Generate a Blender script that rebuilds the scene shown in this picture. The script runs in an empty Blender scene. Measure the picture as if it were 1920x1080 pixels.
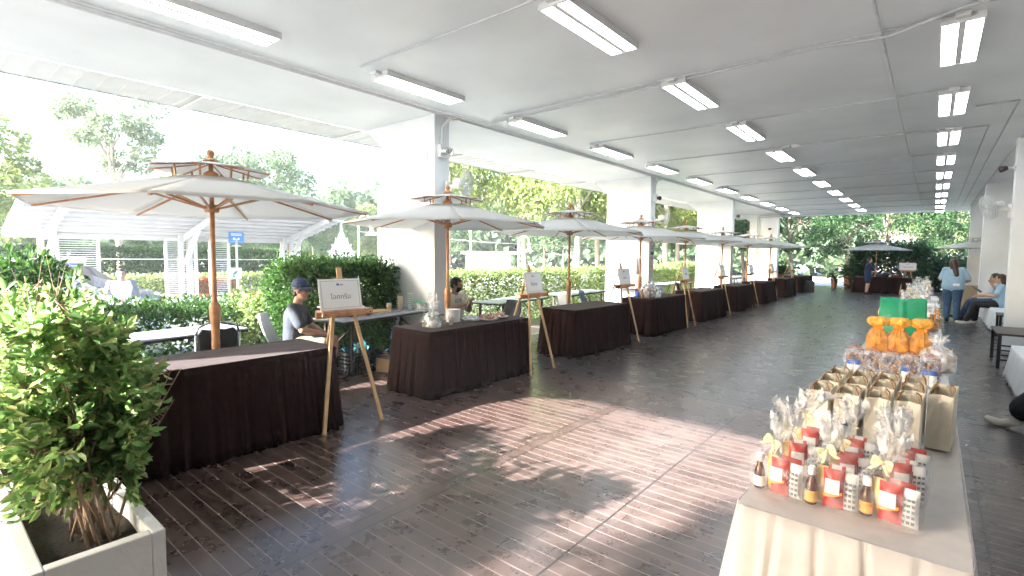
import bpy, bmesh, math, random
import numpy as np
from mathutils import Vector, Matrix
R = math.radians
random.seed(7); rng = np.random.default_rng(7)
scene = bpy.context.scene
col = scene.collection
CE = 3.66      # underside of the ceiling
G = -0.45      # ground level outside the deck
FLOORX0, FLOORX1, FLOORY0, FLOORY1 = -7.6, 2.7, -3.4, 33.6

# ------------------------------------------------------------------ helpers
class MB:
    """collects geometry and links it as one mesh object"""
    def __init__(s): s.v = []; s.f = []; s.mi = []; s.sm = []
    def add(s, verts, faces, mi=0, smooth=False):
        o = len(s.v); s.v += [tuple(v) for v in verts]
        for f in faces: s.f.append([i + o for i in f]); s.mi.append(mi); s.sm.append(smooth)
        return s
    def box(s, x0, x1, y0, y1, z0, z1, mi=0, M=None):
        vs = [Vector((x, y, z)) for x in (x0, x1) for y in (y0, y1) for z in (z0, z1)]
        if M is not None: vs = [M @ v for v in vs]
        return s.add(vs, [(0, 1, 3, 2), (4, 6, 7, 5), (0, 4, 5, 1), (2, 3, 7, 6), (0, 2, 6, 4), (1, 5, 7, 3)], mi)
    def bar(s, a, b, w, h, mi=0, up=(0, 0, 1)):
        """rectangular bar from a to b"""
        a = Vector(a); b = Vector(b); d = (b - a).normalized(); u = Vector(up)
        if abs(d.dot(u)) > .95: u = Vector((1, 0, 0))
        r = d.cross(u).normalized(); u = r.cross(d)
        vs = [p + r * (i * w / 2) + u * (j * h / 2) for p in (a, b) for i in (-1, 1) for j in (-1, 1)]
        return s.add(vs, [(0, 1, 3, 2), (4, 6, 7, 5), (0, 4, 5, 1), (2, 3, 7, 6), (0, 2, 6, 4), (1, 5, 7, 3)], mi)
    def tube(s, pts, r, n=8, mi=0, caps=True):
        pts = [Vector(p) for p in pts]; k = len(pts)
        rs = [r] * k if not hasattr(r, '__len__') else list(r)
        vs = []; d0 = (pts[1] - pts[0]).normalized()
        ref = Vector((0, 0, 1)) if abs(d0.z) < .9 else Vector((1, 0, 0))
        for i, p in enumerate(pts):
            d = (pts[min(i + 1, k - 1)] - pts[max(i - 1, 0)]).normalized()
            a = d.cross(ref)
            if a.length < 1e-4: a = d.cross(Vector((0, 1, 0)))
            a.normalize(); b = d.cross(a)
            for j in range(n):
                t = 2 * math.pi * j / n
                vs.append(p + (a * math.cos(t) + b * math.sin(t)) * rs[i])
        fs = [(i * n + j, i * n + (j + 1) % n, (i + 1) * n + (j + 1) % n, (i + 1) * n + j) for i in range(k - 1) for j in range(n)]
        s.add(vs, fs, mi, True)
        if caps:
            o = len(s.v) - len(vs)
            s.f += [[o + j for j in range(n)][::-1], [o + (k - 1) * n + j for j in range(n)]]; s.mi += [mi, mi]; s.sm += [False, False]
        return s
    def lathe(s, prof, c=(0, 0, 0), n=16, mi=0, M=None, cap=True, sq=None):
        """prof: list of (radius, z)"""
        vs = []
        for (r, z) in prof:
            for j in range(n):
                t = 2 * math.pi * j / n
                v = Vector((r * math.cos(t), r * math.sin(t), z))
                if M is not None: v = M @ v
                vs.append(v + Vector(c))
        k = len(prof)
        fs = [(i * n + j, i * n + (j + 1) % n, (i + 1) * n + (j + 1) % n, (i + 1) * n + j) for i in range(k - 1) for j in range(n)]
        s.add(vs, fs, mi, True)
        if cap:
            o = len(s.v) - len(vs)
            s.f += [[o + j for j in range(n)][::-1], [o + (k - 1) * n + j for j in range(n)]]; s.mi += [mi, mi]; s.sm += [False, False]
        return s
    def ball(s, c, r, M=None, n=12, m=8, mi=0):
        if not hasattr(r, '__len__'): r = (r, r, r)
        vs = []
        for i in range(m + 1):
            ph = math.pi * i / m
            for j in range(n):
                t = 2 * math.pi * j / n
                v = Vector((r[0] * math.sin(ph) * math.cos(t), r[1] * math.sin(ph) * math.sin(t), r[2] * math.cos(ph)))
                if M is not None: v = M @ v
                vs.append(v + Vector(c))
        fs = [(i * n + j, (i + 1) * n + j, (i + 1) * n + (j + 1) % n, i * n + (j + 1) % n) for i in range(m) for j in range(n)]
        return s.add(vs, fs, mi, True)
    def cap(s, a, ra, b, rb, n=10, mi=0):
        """tapered capsule"""
        a = Vector(a); b = Vector(b); d = b - a; L = d.length
        if L < 1e-6: return s.ball(a, ra, n=n, m=8, mi=mi)
        M = d.to_track_quat('Z', 'Y').to_matrix()
        prof = [(max(ra * math.cos(t), 1e-4), ra * math.sin(t)) for t in [R(x) for x in (-89, -60, -30, 0)]] + [(max(rb * math.cos(t), 1e-4), L + rb * math.sin(t)) for t in [R(x) for x in (0, 30, 60, 89)]]
        return s.lathe(prof, a, n, mi, M)
    def prism(s, poly, axis, a, b, mi=0):
        """extrude a 2D polygon along axis x, y or z between a and b"""
        def P(p, t): return {'x': (t, p[0], p[1]), 'y': (p[0], t, p[1]), 'z': (p[0], p[1], t)}[axis]
        n = len(poly); vs = [P(p, a) for p in poly] + [P(p, b) for p in poly]
        fs = [(i, (i + 1) % n, n + (i + 1) % n, n + i) for i in range(n)] + [list(range(n))[::-1], [n + i for i in range(n)]]
        return s.add(vs, fs, mi)
    def grid(s, fn, nu, nv, mi=0, smooth=True, wrap=False):
        vs = [fn(u / nu, v / nv) for v in range(nv + 1) for u in range(nu + 1)]
        w = nu + 1
        return s.add(vs, [(v * w + u, v * w + u + 1, (v + 1) * w + u + 1, (v + 1) * w + u) for v in range(nv) for u in range(nu)], mi, smooth)
    def build(s, name, mats, parent=None, loc=None, rz=0, bevel=0, solid=0, fixn=False):
        me = bpy.data.meshes.new(name); me.from_pydata(s.v, [], s.f)
        if not isinstance(mats, (list, tuple)): mats = [mats]
        for m in mats: me.materials.append(m)
        me.polygons.foreach_set('material_index', s.mi); me.polygons.foreach_set('use_smooth', s.sm)
        me.update()
        if fixn:
            b = bmesh.new(); b.from_mesh(me); bmesh.ops.recalc_face_normals(b, faces=b.faces); b.to_mesh(me); b.free()
        o = bpy.data.objects.new(name, me); col.objects.link(o)
        if parent: o.parent = parent
        if loc is not None: o.location = loc
        o.rotation_euler.z = rz
        if solid:
            md = o.modifiers.new('solid', 'SOLIDIFY'); md.thickness = solid; md.offset = 0
        if bevel:
            md = o.modifiers.new('bevel', 'BEVEL'); md.width = bevel; md.segments = 2; md.limit_method = 'ANGLE'; md.angle_limit = R(50)
        return o

def tag(o, label=None, cat=None, group=None, kind=None):
    if label: o['label'] = label
    if cat: o['category'] = cat
    if group: o['group'] = group
    if kind: o['kind'] = kind
    return o
def thing(name, label, cat, loc=(0, 0, 0), rz=0, group=None):
    o = bpy.data.objects.new(name, None); col.objects.link(o); o.empty_display_size = .1
    o.location = loc; o.rotation_euler.z = rz
    return tag(o, label, cat, group)
def dup(root, loc, rz=None, label=None, group=None, scale=None):
    def rec(o, par):
        c = o.copy(); col.objects.link(c)
        if par is not None: c.parent = par
        for ch in o.children: rec(ch, c)
        return c
    r = rec(root, None); r.location = loc
    if rz is not None: r.rotation_euler.z = rz
    if scale is not None: r.scale = scale if hasattr(scale, '__len__') else (scale,) * 3
    if label: r['label'] = label
    if group: r['group'] = group
    return r
ORD = ['first', 'second', 'third', 'fourth', 'fifth', 'sixth', 'seventh', 'eighth', 'ninth', 'tenth', 'eleventh', 'twelfth']

# ------------------------------------------------------------------ materials
def nodes(name):
    m = bpy.data.materials.new(name); m.use_nodes = True
    nt = m.node_tree; return m, nt, nt.nodes['Principled BSDF'], nt.links
def mat(name, c, rough=.6, metal=0, var=.12, vs=9, bump=0, bs=60, spec=.5, sheen=0, alpha=1, trans=0, emit=0, coat=0):
    m, nt, p, L = nodes(name)
    p.inputs['Roughness'].default_value = rough; p.inputs['Metallic'].default_value = metal
    p.inputs['Specular IOR Level'].default_value = spec
    if coat: p.inputs['Coat Weight'].default_value = coat
    if sheen: p.inputs['Sheen Weight'].default_value = sheen
    if trans: p.inputs['Transmission Weight'].default_value = trans
    p.inputs['Alpha'].default_value = alpha
    tc = nt.nodes.new('ShaderNodeTexCoord')
    if var:
        n = nt.nodes.new('ShaderNodeTexNoise'); n.inputs['Scale'].default_value = vs; n.inputs['Detail'].default_value = 6
        L.new(tc.outputs['Object'], n.inputs['Vector'])
        cr = nt.nodes.new('ShaderNodeValToRGB')
        lo = [max(0, x * (1 - var)) for x in c]; hi = [min(1, x * (1 + var)) for x in c]
        cr.color_ramp.elements[0].color = (*lo, 1); cr.color_ramp.elements[0].position = .3
        cr.color_ramp.elements[1].color = (*hi, 1); cr.color_ramp.elements[1].position = .7
        L.new(n.outputs['Fac'], cr.inputs['Fac']); L.new(cr.outputs['Color'], p.inputs['Base Color'])
    else: p.inputs['Base Color'].default_value = (*c, 1)
    if emit:
        p.inputs['Emission Color'].default_value = (*c, 1); p.inputs['Emission Strength'].default_value = emit
    if bump:
        n2 = nt.nodes.new('ShaderNodeTexNoise'); n2.inputs['Scale'].default_value = bs; n2.inputs['Detail'].default_value = 4
        L.new(tc.outputs['Object'], n2.inputs['Vector'])
        b = nt.nodes.new('ShaderNodeBump'); b.inputs['Strength'].default_value = bump; b.inputs['Distance'].default_value = .02
        L.new(n2.outputs['Fac'], b.inputs['Height']); L.new(b.outputs['Normal'], p.inputs['Normal'])
    return m
def leafmat(name, cols, rough=.42, trans=.45, tcol=None, spec=.35):
    """leaf colour varies from leaf to leaf; thin leaves let light through"""
    m, nt, p, L = nodes(name)
    g = nt.nodes.new('ShaderNodeNewGeometry'); cr = nt.nodes.new('ShaderNodeValToRGB')
    el = cr.color_ramp.elements
    el[0].color = (*cols[0], 1); el[1].color = (*cols[-1], 1)
    for i, c in enumerate(cols[1:-1]):
        e = el.new((i + 1) / (len(cols) - 1)); e.color = (*c, 1)
    L.new(g.outputs['Random Per Island'], cr.inputs['Fac'])
    L.new(cr.outputs['Color'], p.inputs['Base Color'])
    p.inputs['Roughness'].default_value = rough; p.inputs['Specular IOR Level'].default_value = spec
    t = nt.nodes.new('ShaderNodeBsdfTranslucent'); hs = nt.nodes.new('ShaderNodeHueSaturation')
    hs.inputs['Value'].default_value = 1.5; hs.inputs['Saturation'].default_value = 1.05; hs.inputs['Hue'].default_value = .485
    L.new(cr.outputs['Color'], hs.inputs['Color']); L.new(hs.outputs['Color'], t.inputs['Color'])
    mx = nt.nodes.new('ShaderNodeMixShader'); mx.inputs[0].default_value = trans
    L.new(p.outputs[0], mx.inputs[1]); L.new(t.outputs[0], mx.inputs[2]); L.new(mx.outputs[0], nt.nodes['Material Output'].inputs[0])
    return m
def cloth_trans(name, c, tr=.35, rough=.8):
    """woven cloth that lets some light through"""
    m, nt, p, L = nodes(name)
    p.inputs['Base Color'].default_value = (*c, 1); p.inputs['Roughness'].default_value = rough; p.inputs['Specular IOR Level'].default_value = .15
    t = nt.nodes.new('ShaderNodeBsdfTranslucent'); t.inputs['Color'].default_value = (*c, 1)
    tc = nt.nodes.new('ShaderNodeTexCoord'); n = nt.nodes.new('ShaderNodeTexNoise'); n.inputs['Scale'].default_value = 5
    L.new(tc.outputs['Object'], n.inputs['Vector'])
    b = nt.nodes.new('ShaderNodeBump'); b.inputs['Strength'].default_value = .25; b.inputs['Distance'].default_value = .03
    L.new(n.outputs['Fac'], b.inputs['Height']); L.new(b.outputs['Normal'], p.inputs['Normal'])
    mx = nt.nodes.new('ShaderNodeMixShader'); mx.inputs[0].default_value = tr
    L.new(p.outputs[0], mx.inputs[1]); L.new(t.outputs[0], mx.inputs[2]); L.new(mx.outputs[0], nt.nodes['Material Output'].inputs[0])
    return m
def film(name, c=(.95, .95, .95), alpha=.22, rough=.12, bs=22, bump=.8):
    """clear crinkled plastic film"""
    m, nt, p, L = nodes(name)
    p.inputs['Base Color'].default_value = (*c, 1); p.inputs['Roughness'].default_value = rough
    p.inputs['Specular IOR Level'].default_value = .9
    tc = nt.nodes.new('ShaderNodeTexCoord'); n = nt.nodes.new('ShaderNodeTexNoise'); n.inputs['Scale'].default_value = bs; n.inputs['Detail'].default_value = 3
    L.new(tc.outputs['Object'], n.inputs['Vector'])
    b = nt.nodes.new('ShaderNodeBump'); b.inputs['Strength'].default_value = bump; b.inputs['Distance'].default_value = .03
    L.new(n.outputs['Fac'], b.inputs['Height']); L.new(b.outputs['Normal'], p.inputs['Normal'])
    n2 = nt.nodes.new('ShaderNodeTexNoise'); n2.inputs['Scale'].default_value = bs * 1.7
    L.new(tc.outputs['Object'], n2.inputs['Vector'])
    mr = nt.nodes.new('ShaderNodeMapRange'); mr.inputs['From Min'].default_value = .45; mr.inputs['From Max'].default_value = .7
    mr.inputs['To Min'].default_value = alpha * .55; mr.inputs['To Max'].default_value = min(1, alpha * 2.6)
    L.new(n2.outputs['Fac'], mr.inputs['Value']); L.new(mr.outputs['Result'], p.inputs['Alpha'])
    return m
def emis(name, c, s):
    m, nt, p, L = nodes(name)
    p.inputs['Base Color'].default_value = (*c, 1); p.inputs['Emission Color'].default_value = (*c, 1); p.inputs['Emission Strength'].default_value = s
    return m
def striped(name, c1, c2, scale, axis=2, width=.5, rough=.5):
    """stripes along one object axis"""
    m, nt, p, L = nodes(name)
    tc = nt.nodes.new('ShaderNodeTexCoord'); sp = nt.nodes.new('ShaderNodeSeparateXYZ'); L.new(tc.outputs['Object'], sp.inputs[0])
    a = nt.nodes.new('ShaderNodeMath'); a.operation = 'MULTIPLY'; a.inputs[1].default_value = scale; L.new(sp.outputs[axis], a.inputs[0])
    f = nt.nodes.new('ShaderNodeMath'); f.operation = 'FRACT'; L.new(a.outputs[0], f.inputs[0])
    g = nt.nodes.new('ShaderNodeMath'); g.operation = 'GREATER_THAN'; g.inputs[1].default_value = width; L.new(f.outputs[0], g.inputs[0])
    mx = nt.nodes.new('ShaderNodeMixRGB'); mx.inputs[1].default_value = (*c1, 1); mx.inputs[2].default_value = (*c2, 1)
    L.new(g.outputs[0], mx.inputs[0]); L.new(mx.outputs[0], p.inputs['Base Color']); p.inputs['Roughness'].default_value = rough
    return m

def deckmat():
    m, nt, p, L = nodes('deck boards'); N = nt.nodes.new
    geo = N('ShaderNodeNewGeometry'); sp = N('ShaderNodeSeparateXYZ'); L.new(geo.outputs['Position'], sp.inputs[0])
    def math_(op, a, b=None, c=None):
        n = N('ShaderNodeMath'); n.operation = op
        for i, x in enumerate((a, b, c)):
            if x is None: continue
            if isinstance(x, (int, float)): n.inputs[i].default_value = x
            else: L.new(x, n.inputs[i])
        return n.outputs[0]
    X, Y = sp.outputs[0], sp.outputs[1]
    yy = math_('DIVIDE', math_('SUBTRACT', Y, 1.654), .0965)
    fr = math_('FRACT', math_('ADD', yy, 100)); idx = math_('FLOOR', math_('ADD', yy, 100))
    d = math_('ABSOLUTE', math_('SUBTRACT', fr, .5))            # .5 at the joint
    joint = math_('GREATER_THAN', d, .473)
    near = math_('LESS_THAN', Y, 5.68)
    # long boards that run the other way, and the joints beside them
    def band(x, w): return math_('LESS_THAN', math_('ABSOLUTE', math_('SUBTRACT', X, x)), w)
    lb = math_('MULTIPLY', band(-2.52, .05), near)
    edge = math_('MULTIPLY', math_('ADD', math_('ADD', band(-2.57, .004), band(-2.468, .006)), math_('ADD', band(-1.445, .006), band(.31, .006))), near)
    row = math_('LESS_THAN', math_('ABSOLUTE', math_('SUBTRACT', Y, 5.68)), .006)
    edge = math_('MINIMUM', math_('ADD', edge, row), 1)
    # end joints of boards, at irregular places
    wn = N('ShaderNodeTexWhiteNoise'); wn.noise_dimensions = '1D'; L.new(idx, wn.inputs['W'])
    xe = math_('FRACT', math_('ADD', math_('MULTIPLY', X, .33), math_('MULTIPLY', wn.outputs['Value'], 7.0)))
    endj = math_('LESS_THAN', xe, .0016)
    joint = math_('MULTIPLY', joint, math_('SUBTRACT', 1, lb))
    cell = N('ShaderNodeCombineXYZ'); L.new(idx, cell.inputs[0]); L.new(math_('FLOOR', math_('ADD', math_('MULTIPLY', X, .33), math_('MULTIPLY', wn.outputs['Value'], 7.0))), cell.inputs[1])
    wn2 = N('ShaderNodeTexWhiteNoise'); L.new(cell.outputs[0], wn2.inputs['Vector'])
    # worn reddish paint with paler scuffs
    st = N('ShaderNodeCombineXYZ'); L.new(math_('MULTIPLY', X, 1.2), st.inputs[0]); L.new(math_('MULTIPLY', Y, 5), st.inputs[1])
    n1 = N('ShaderNodeTexNoise'); n1.inputs['Scale'].default_value = 2.2; n1.inputs['Detail'].default_value = 8; L.new(st.outputs[0], n1.inputs['Vector'])
    n2 = N('ShaderNodeTexNoise'); n2.inputs['Scale'].default_value = 4.5; n2.inputs['Detail'].default_value = 7; n2.inputs['Roughness'].default_value = .65
    L.new(geo.outputs['Position'], n2.inputs['Vector'])
    cr = N('ShaderNodeValToRGB'); e = cr.color_ramp.elements
    e[0].color = (.034, .0195, .0160, 1); e[0].position = .25; e[1].color = (.078, .045, .037, 1); e[1].position = .72
    mixv = math_('ADD', math_('MULTIPLY', n1.outputs['Fac'], .6), math_('MULTIPLY', wn2.outputs['Value'], .4)); L.new(mixv, cr.inputs['Fac'])
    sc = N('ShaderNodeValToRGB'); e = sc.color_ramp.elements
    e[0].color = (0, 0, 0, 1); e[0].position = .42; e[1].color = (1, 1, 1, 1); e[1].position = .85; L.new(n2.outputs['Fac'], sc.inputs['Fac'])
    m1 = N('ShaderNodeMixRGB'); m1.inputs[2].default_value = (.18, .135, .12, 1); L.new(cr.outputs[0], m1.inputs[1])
    # pale ragged strip up the middle, painted in to brighten the sunlit deck
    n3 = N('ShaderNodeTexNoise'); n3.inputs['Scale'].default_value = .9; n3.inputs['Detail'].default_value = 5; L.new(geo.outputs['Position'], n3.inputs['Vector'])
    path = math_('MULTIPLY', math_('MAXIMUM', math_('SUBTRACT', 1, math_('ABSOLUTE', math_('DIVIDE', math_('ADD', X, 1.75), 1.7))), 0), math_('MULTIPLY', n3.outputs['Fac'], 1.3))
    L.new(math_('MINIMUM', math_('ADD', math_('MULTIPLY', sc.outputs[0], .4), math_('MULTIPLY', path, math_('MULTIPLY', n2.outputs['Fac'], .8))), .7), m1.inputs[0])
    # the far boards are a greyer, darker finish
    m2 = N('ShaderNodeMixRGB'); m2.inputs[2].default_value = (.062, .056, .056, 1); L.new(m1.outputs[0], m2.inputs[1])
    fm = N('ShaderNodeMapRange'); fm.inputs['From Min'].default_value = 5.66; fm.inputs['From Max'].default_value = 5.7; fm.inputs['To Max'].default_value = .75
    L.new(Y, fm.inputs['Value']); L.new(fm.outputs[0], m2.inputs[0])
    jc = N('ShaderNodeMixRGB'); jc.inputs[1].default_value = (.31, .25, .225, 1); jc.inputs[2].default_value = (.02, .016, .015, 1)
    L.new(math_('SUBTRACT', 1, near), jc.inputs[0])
    m3 = N('ShaderNodeMixRGB'); L.new(joint, m3.inputs[0]); L.new(m2.outputs[0], m3.inputs[1]); L.new(jc.outputs[0], m3.inputs[2])
    m4 = N('ShaderNodeMixRGB'); m4.inputs[2].default_value = (.022, .016, .014, 1); L.new(m3.outputs[0], m4.inputs[1]); L.new(math_('MAXIMUM', edge, endj), m4.inputs[0])
    L.new(m4.outputs[0], p.inputs['Base Color'])
    rr = math_('ADD', math_('ADD', .22, math_('MULTIPLY', n2.outputs['Fac'], .12)), math_('MULTIPLY', joint, .4))
    L.new(rr, p.inputs['Roughness']); p.inputs['Specular IOR Level'].default_value = .9
    hgt = math_('ADD', math_('SUBTRACT', 1, math_('MAXIMUM', math_('MULTIPLY', joint, .6), edge)), math_('MULTIPLY', n1.outputs['Fac'], .03))
    b = N('ShaderNodeBump'); b.inputs['Strength'].default_value = .25; b.inputs['Distance'].default_value = .003; L.new(hgt, b.inputs['Height']); L.new(b.outputs[0], p.inputs['Normal'])
    return m

M_ = {}
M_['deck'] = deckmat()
M_['ceil'] = mat('ceiling paint', (.77, .80, .82), .38, var=.08, vs=.9, bump=.15, bs=5, spec=.35)
M_['white'] = mat('white wall paint', (.73, .755, .78), .6, var=.09, vs=1.3, bump=.08, bs=30)
M_['greyside'] = mat('pale paint', (.66, .685, .70), .6, var=.05, vs=3)
M_['wmetal'] = mat('white enamel', (.74, .74, .73), .4, var=.05, vs=4)
M_['lamp'] = emis('lamp diffuser', (.84, .93, 1), 2.2)
M_['conduit'] = mat('conduit grey', (.55, .56, .57), .5, var=.1)
M_['canvas'] = cloth_trans('off white canvas', (.79, .79, .78), .48)
M_['wood'] = mat('varnished wood', (.44, .20, .08), .38, var=.25, vs=14, coat=.2)
M_['pine'] = mat('pine easel wood', (.56, .36, .18), .5, var=.22, vs=10)
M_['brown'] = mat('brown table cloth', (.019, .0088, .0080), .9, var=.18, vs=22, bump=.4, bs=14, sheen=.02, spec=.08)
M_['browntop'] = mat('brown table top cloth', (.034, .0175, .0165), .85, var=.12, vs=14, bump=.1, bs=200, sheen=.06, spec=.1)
M_['beige'] = mat('cream table cloth', (.58, .535, .51), .8, var=.05, vs=18, bump=.25, bs=12, sheen=.2, spec=.2)
M_['tan'] = mat('tan table skirt', (.33, .25, .17), .85, var=.08, sheen=.2)
M_['wcloth'] = mat('white seat cover', (.78, .78, .80), .85, var=.04)
M_['laminate'] = mat('grey laminate', (.42, .45, .49), .25, var=.06, vs=30)
M_['dkedge'] = mat('dark table edge', (.03, .03, .035), .45)
M_['dkmetal'] = mat('dark brown metal', (.055, .04, .035), .45, metal=.3)
M_['chrome'] = mat('brushed steel', (.6, .6, .6), .25, metal=1, var=.05)
M_['black'] = mat('black fabric', (.012, .012, .014), .7, var=.2)
M_['bplastic'] = mat('black plastic', (.010, .011, .012), .45, var=.1)
M_['greyshell'] = mat('grey shell', (.55, .57, .58), .45, var=.04)
M_['navyshell'] = mat('navy shell', (.02, .035, .07), .4, var=.05)
M_['paper'] = mat('white card', (.80, .80, .79), .55, var=.02)
M_['ink'] = mat('grey ink', (.18, .18, .20), .6, var=0)
M_['blueink'] = mat('blue ink', (.03, .08, .35), .6, var=0)
M_['kraft'] = mat('cream kraft paper', (.76, .69, .57), .7, var=.05, vs=20)
M_['cord'] = mat('twisted cord', (.30, .15, .06), .8)
M_['cardboard'] = mat('cardboard', (.50, .34, .17), .75, var=.07)
M_['film'] = film('cellophane', (.85, .85, .87), alpha=.10, rough=.08, bs=14, bump=.5)
M_['tuft'] = film('gathered cellophane', (.93, .93, .95), .30, .14, 12, .4)
M_['ruffle'] = film('orange organza ruffle', (.95, .45, .03), .98, .6, 14, .4)
M_['carport'] = mat('carport enamel', (.56, .57, .58), .5, var=.06, vs=2)
M_['polybag'] = film('thin poly bag', (.93, .94, .95), .48, .3, 9, .3)
M_['cream'] = mat('cream satin ribbon', (.78, .68, .45), .4, var=.06)
M_['creamnet'] = film('cream tulle', (.80, .72, .55), .55, .7, 30, .2)
M_['red'] = mat('red pouch', (.48, .022, .012), .3, var=.25, vs=35)
M_['redwhite'] = striped('red and white printed card', (.78, .76, .72), (.60, .06, .05), 24, 0, .72)
M_['yellowp'] = mat('yellow snack pack', (.72, .52, .16), .35, var=.2, vs=40)
M_['syrup'] = mat('dark syrup bottle', (.09, .02, .012), .12, var=.1, coat=.4)
M_['capw'] = mat('white cap', (.82, .82, .82), .4, var=0)
M_['labely'] = mat('yellow bottle label', (.75, .42, .05), .5, var=.3, vs=60)
M_['bluecap'] = mat('blue cap', (.03, .12, .55), .4, var=0)
M_['orangeg'] = film('orange organza', (.84, .36, .05), .88, .6, 10, .3)
M_['orange'] = mat('orange ribbon', (.85, .32, .03), .45, var=.1)
M_['orred'] = mat('orange red foil strip', (.58, .10, .03), .3, var=.5, vs=60)
M_['biscuit'] = mat('biscuit brown', (.36, .19, .07), .7, var=.35, vs=22)
M_['foil'] = mat('printed foil pouch', (.34, .30, .33), .25, metal=.45, var=.5, vs=25)
M_['green'] = mat('green woven bag', (.005, .27, .13), .5, var=.12, vs=12, bump=.2, bs=18)
M_['terra'] = mat('terracotta', (.44, .155, .075), .75, var=.15)
M_['soil'] = mat('potting soil', (.03, .022, .015), .95, var=.4, vs=40, bump=.6)
M_['planter'] = mat('white planter concrete', (.66, .66, .645), .6, var=.13, vs=3.2, bump=.15, bs=40)
M_['skin'] = mat('skin', (.42, .23, .155), .5, var=.06, vs=12, spec=.35)
M_['skinpale'] = mat('pale skin', (.52, .32, .235), .5, var=.05, vs=12, spec=.35)
M_['hair'] = mat('dark hair', (.018, .012, .010), .45, var=.2, vs=40)
M_['hairbrown'] = mat('brown hair', (.055, .022, .014), .45, var=.25, vs=40)
M_['polo'] = mat('grey polo knit', (.035, .044, .057), .85, var=.12, vs=40)
M_['khaki'] = mat('khaki cotton', (.16, .14, .10), .85, var=.1, vs=20)
M_['capblue'] = mat('navy cap', (.012, .028, .075), .75, var=.1)
M_['creamtee'] = mat('cream t-shirt', (.60, .55, .45), .85, var=.05, vs=20)
M_['lblue'] = mat('light blue shirt', (.30, .46, .62), .8, var=.06, vs=14)
M_['denim'] = mat('blue denim', (.045, .095, .19), .85, var=.25, vs=12)
M_['blacktr'] = mat('black trousers', (.010, .010, .013), .8, var=.2)
M_['navy'] = mat('navy suit', (.012, .022, .09), .7, var=.15)
M_['whitesh'] = mat('white shirt', (.74, .74, .76), .75, var=.05)
M_['plaid'] = mat('grey overshirt', (.22, .22, .26), .8, var=.3, vs=30)
M_['shoe'] = mat('off white sneaker', (.60, .56, .50), .7, var=.08)
M_['dshoe'] = mat('dark shoe', (.02, .014, .012), .45, var=.1)
M_['eye'] = mat('dark eye', (.01, .008, .008), .2, var=0)
M_['lip'] = mat('lips', (.34, .11, .09), .45, var=0)
M_['concrete'] = mat('outdoor concrete', (.43, .44, .44), .85, var=.12, vs=.6, bump=.2, bs=30)
M_['asphalt'] = mat('asphalt', (.13, .13, .135), .85, var=.15, vs=2, bump=.2, bs=60)
M_['kerb'] = mat('orange kerb paint', (.55, .20, .04), .7, var=.12)
M_['silver'] = mat('silver car paint', (.20, .22, .25), .25, metal=.35, var=.03, coat=.6)
M_['carwhite'] = mat('white car paint', (.55, .57, .60), .22, var=.02, coat=.7)
M_['glass'] = mat('dark window glass', (.02, .025, .03), .06, var=0, coat=.5, spec=.8)
M_['rubber'] = mat('tyre rubber', (.018, .018, .018), .8)
M_['bluesign'] = mat('blue sign enamel', (.05, .24, .62), .4, var=.1, vs=6)
M_['amber'] = mat('amber sign', (.60, .28, .03), .5, var=.1)
M_['gsign'] = mat('green sign', (.01, .22, .12), .5, var=.1)
M_['bark'] = mat('grey bark', (.20, .165, .125), .9, var=.3, vs=6, bump=.5, bs=14)
M_['palebark'] = mat('pale bark', (.42, .37, .30), .9, var=.2, vs=5, bump=.4, bs=12)
M_['twig'] = mat('brown twigs', (.25, .17, .11), .8, var=.25, vs=14)
M_['ficus'] = leafmat('ficus leaves', [(.075, .155, .05), (.125, .25, .08), (.18, .32, .115), (.26, .38, .15), (.36, .37, .16)], .36, .55)
M_['hedge'] = leafmat('hedge leaves', [(.018, .052, .014), (.035, .095, .022), (.07, .15, .035)], .4, .38)
M_['hedgey'] = leafmat('pale hedge leaves', [(.07, .13, .04), (.14, .22, .07), (.24, .31, .12), (.32, .36, .17)], .5, .4)
M_['tree1'] = leafmat('broad tree leaves', [(.07, .13, .07), (.12, .19, .10), (.17, .24, .12)], .5, .4)
M_['tree2'] = leafmat('airy tree leaves', [(.10, .15, .09), (.16, .22, .12), (.22, .27, .15)], .5, .42)
M_['tree3'] = leafmat('yellow green leaves', [(.13, .19, .07), (.21, .28, .10), (.30, .34, .14)], .5, .45)
M_['dark'] = leafmat('dark glossy leaves', [(.012, .038, .014), (.025, .065, .022), (.05, .11, .035)], .38, .3)
M_['frond'] = leafmat('palm fronds', [(.016, .05, .018), (.035, .085, .028)], .35, .25)
M_['flower'] = leafmat('red and orange flowers', [(.05, .11, .03), (.30, .09, .05), (.42, .20, .09)], .6, .3)
M_['greens'] = leafmat('packed vegetables', [(.05, .08, .04), (.16, .20, .10), (.42, .44, .34)], .5, .3)
M_['fruit'] = leafmat('sliced fruit', [(.55, .30, .25), (.62, .55, .42), (.40, .07, .10), (.60, .45, .15)], .4, .2)
M_['sweets'] = leafmat('assorted sweets', [(.35, .05, .05), (.55, .30, .05), (.05, .10, .35), (.50, .48, .45), (.25, .12, .30)], .3, .1)
M_['bluepoly'] = film('blue poly bag', (.12, .30, .62), .6, .3, 14)
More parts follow.
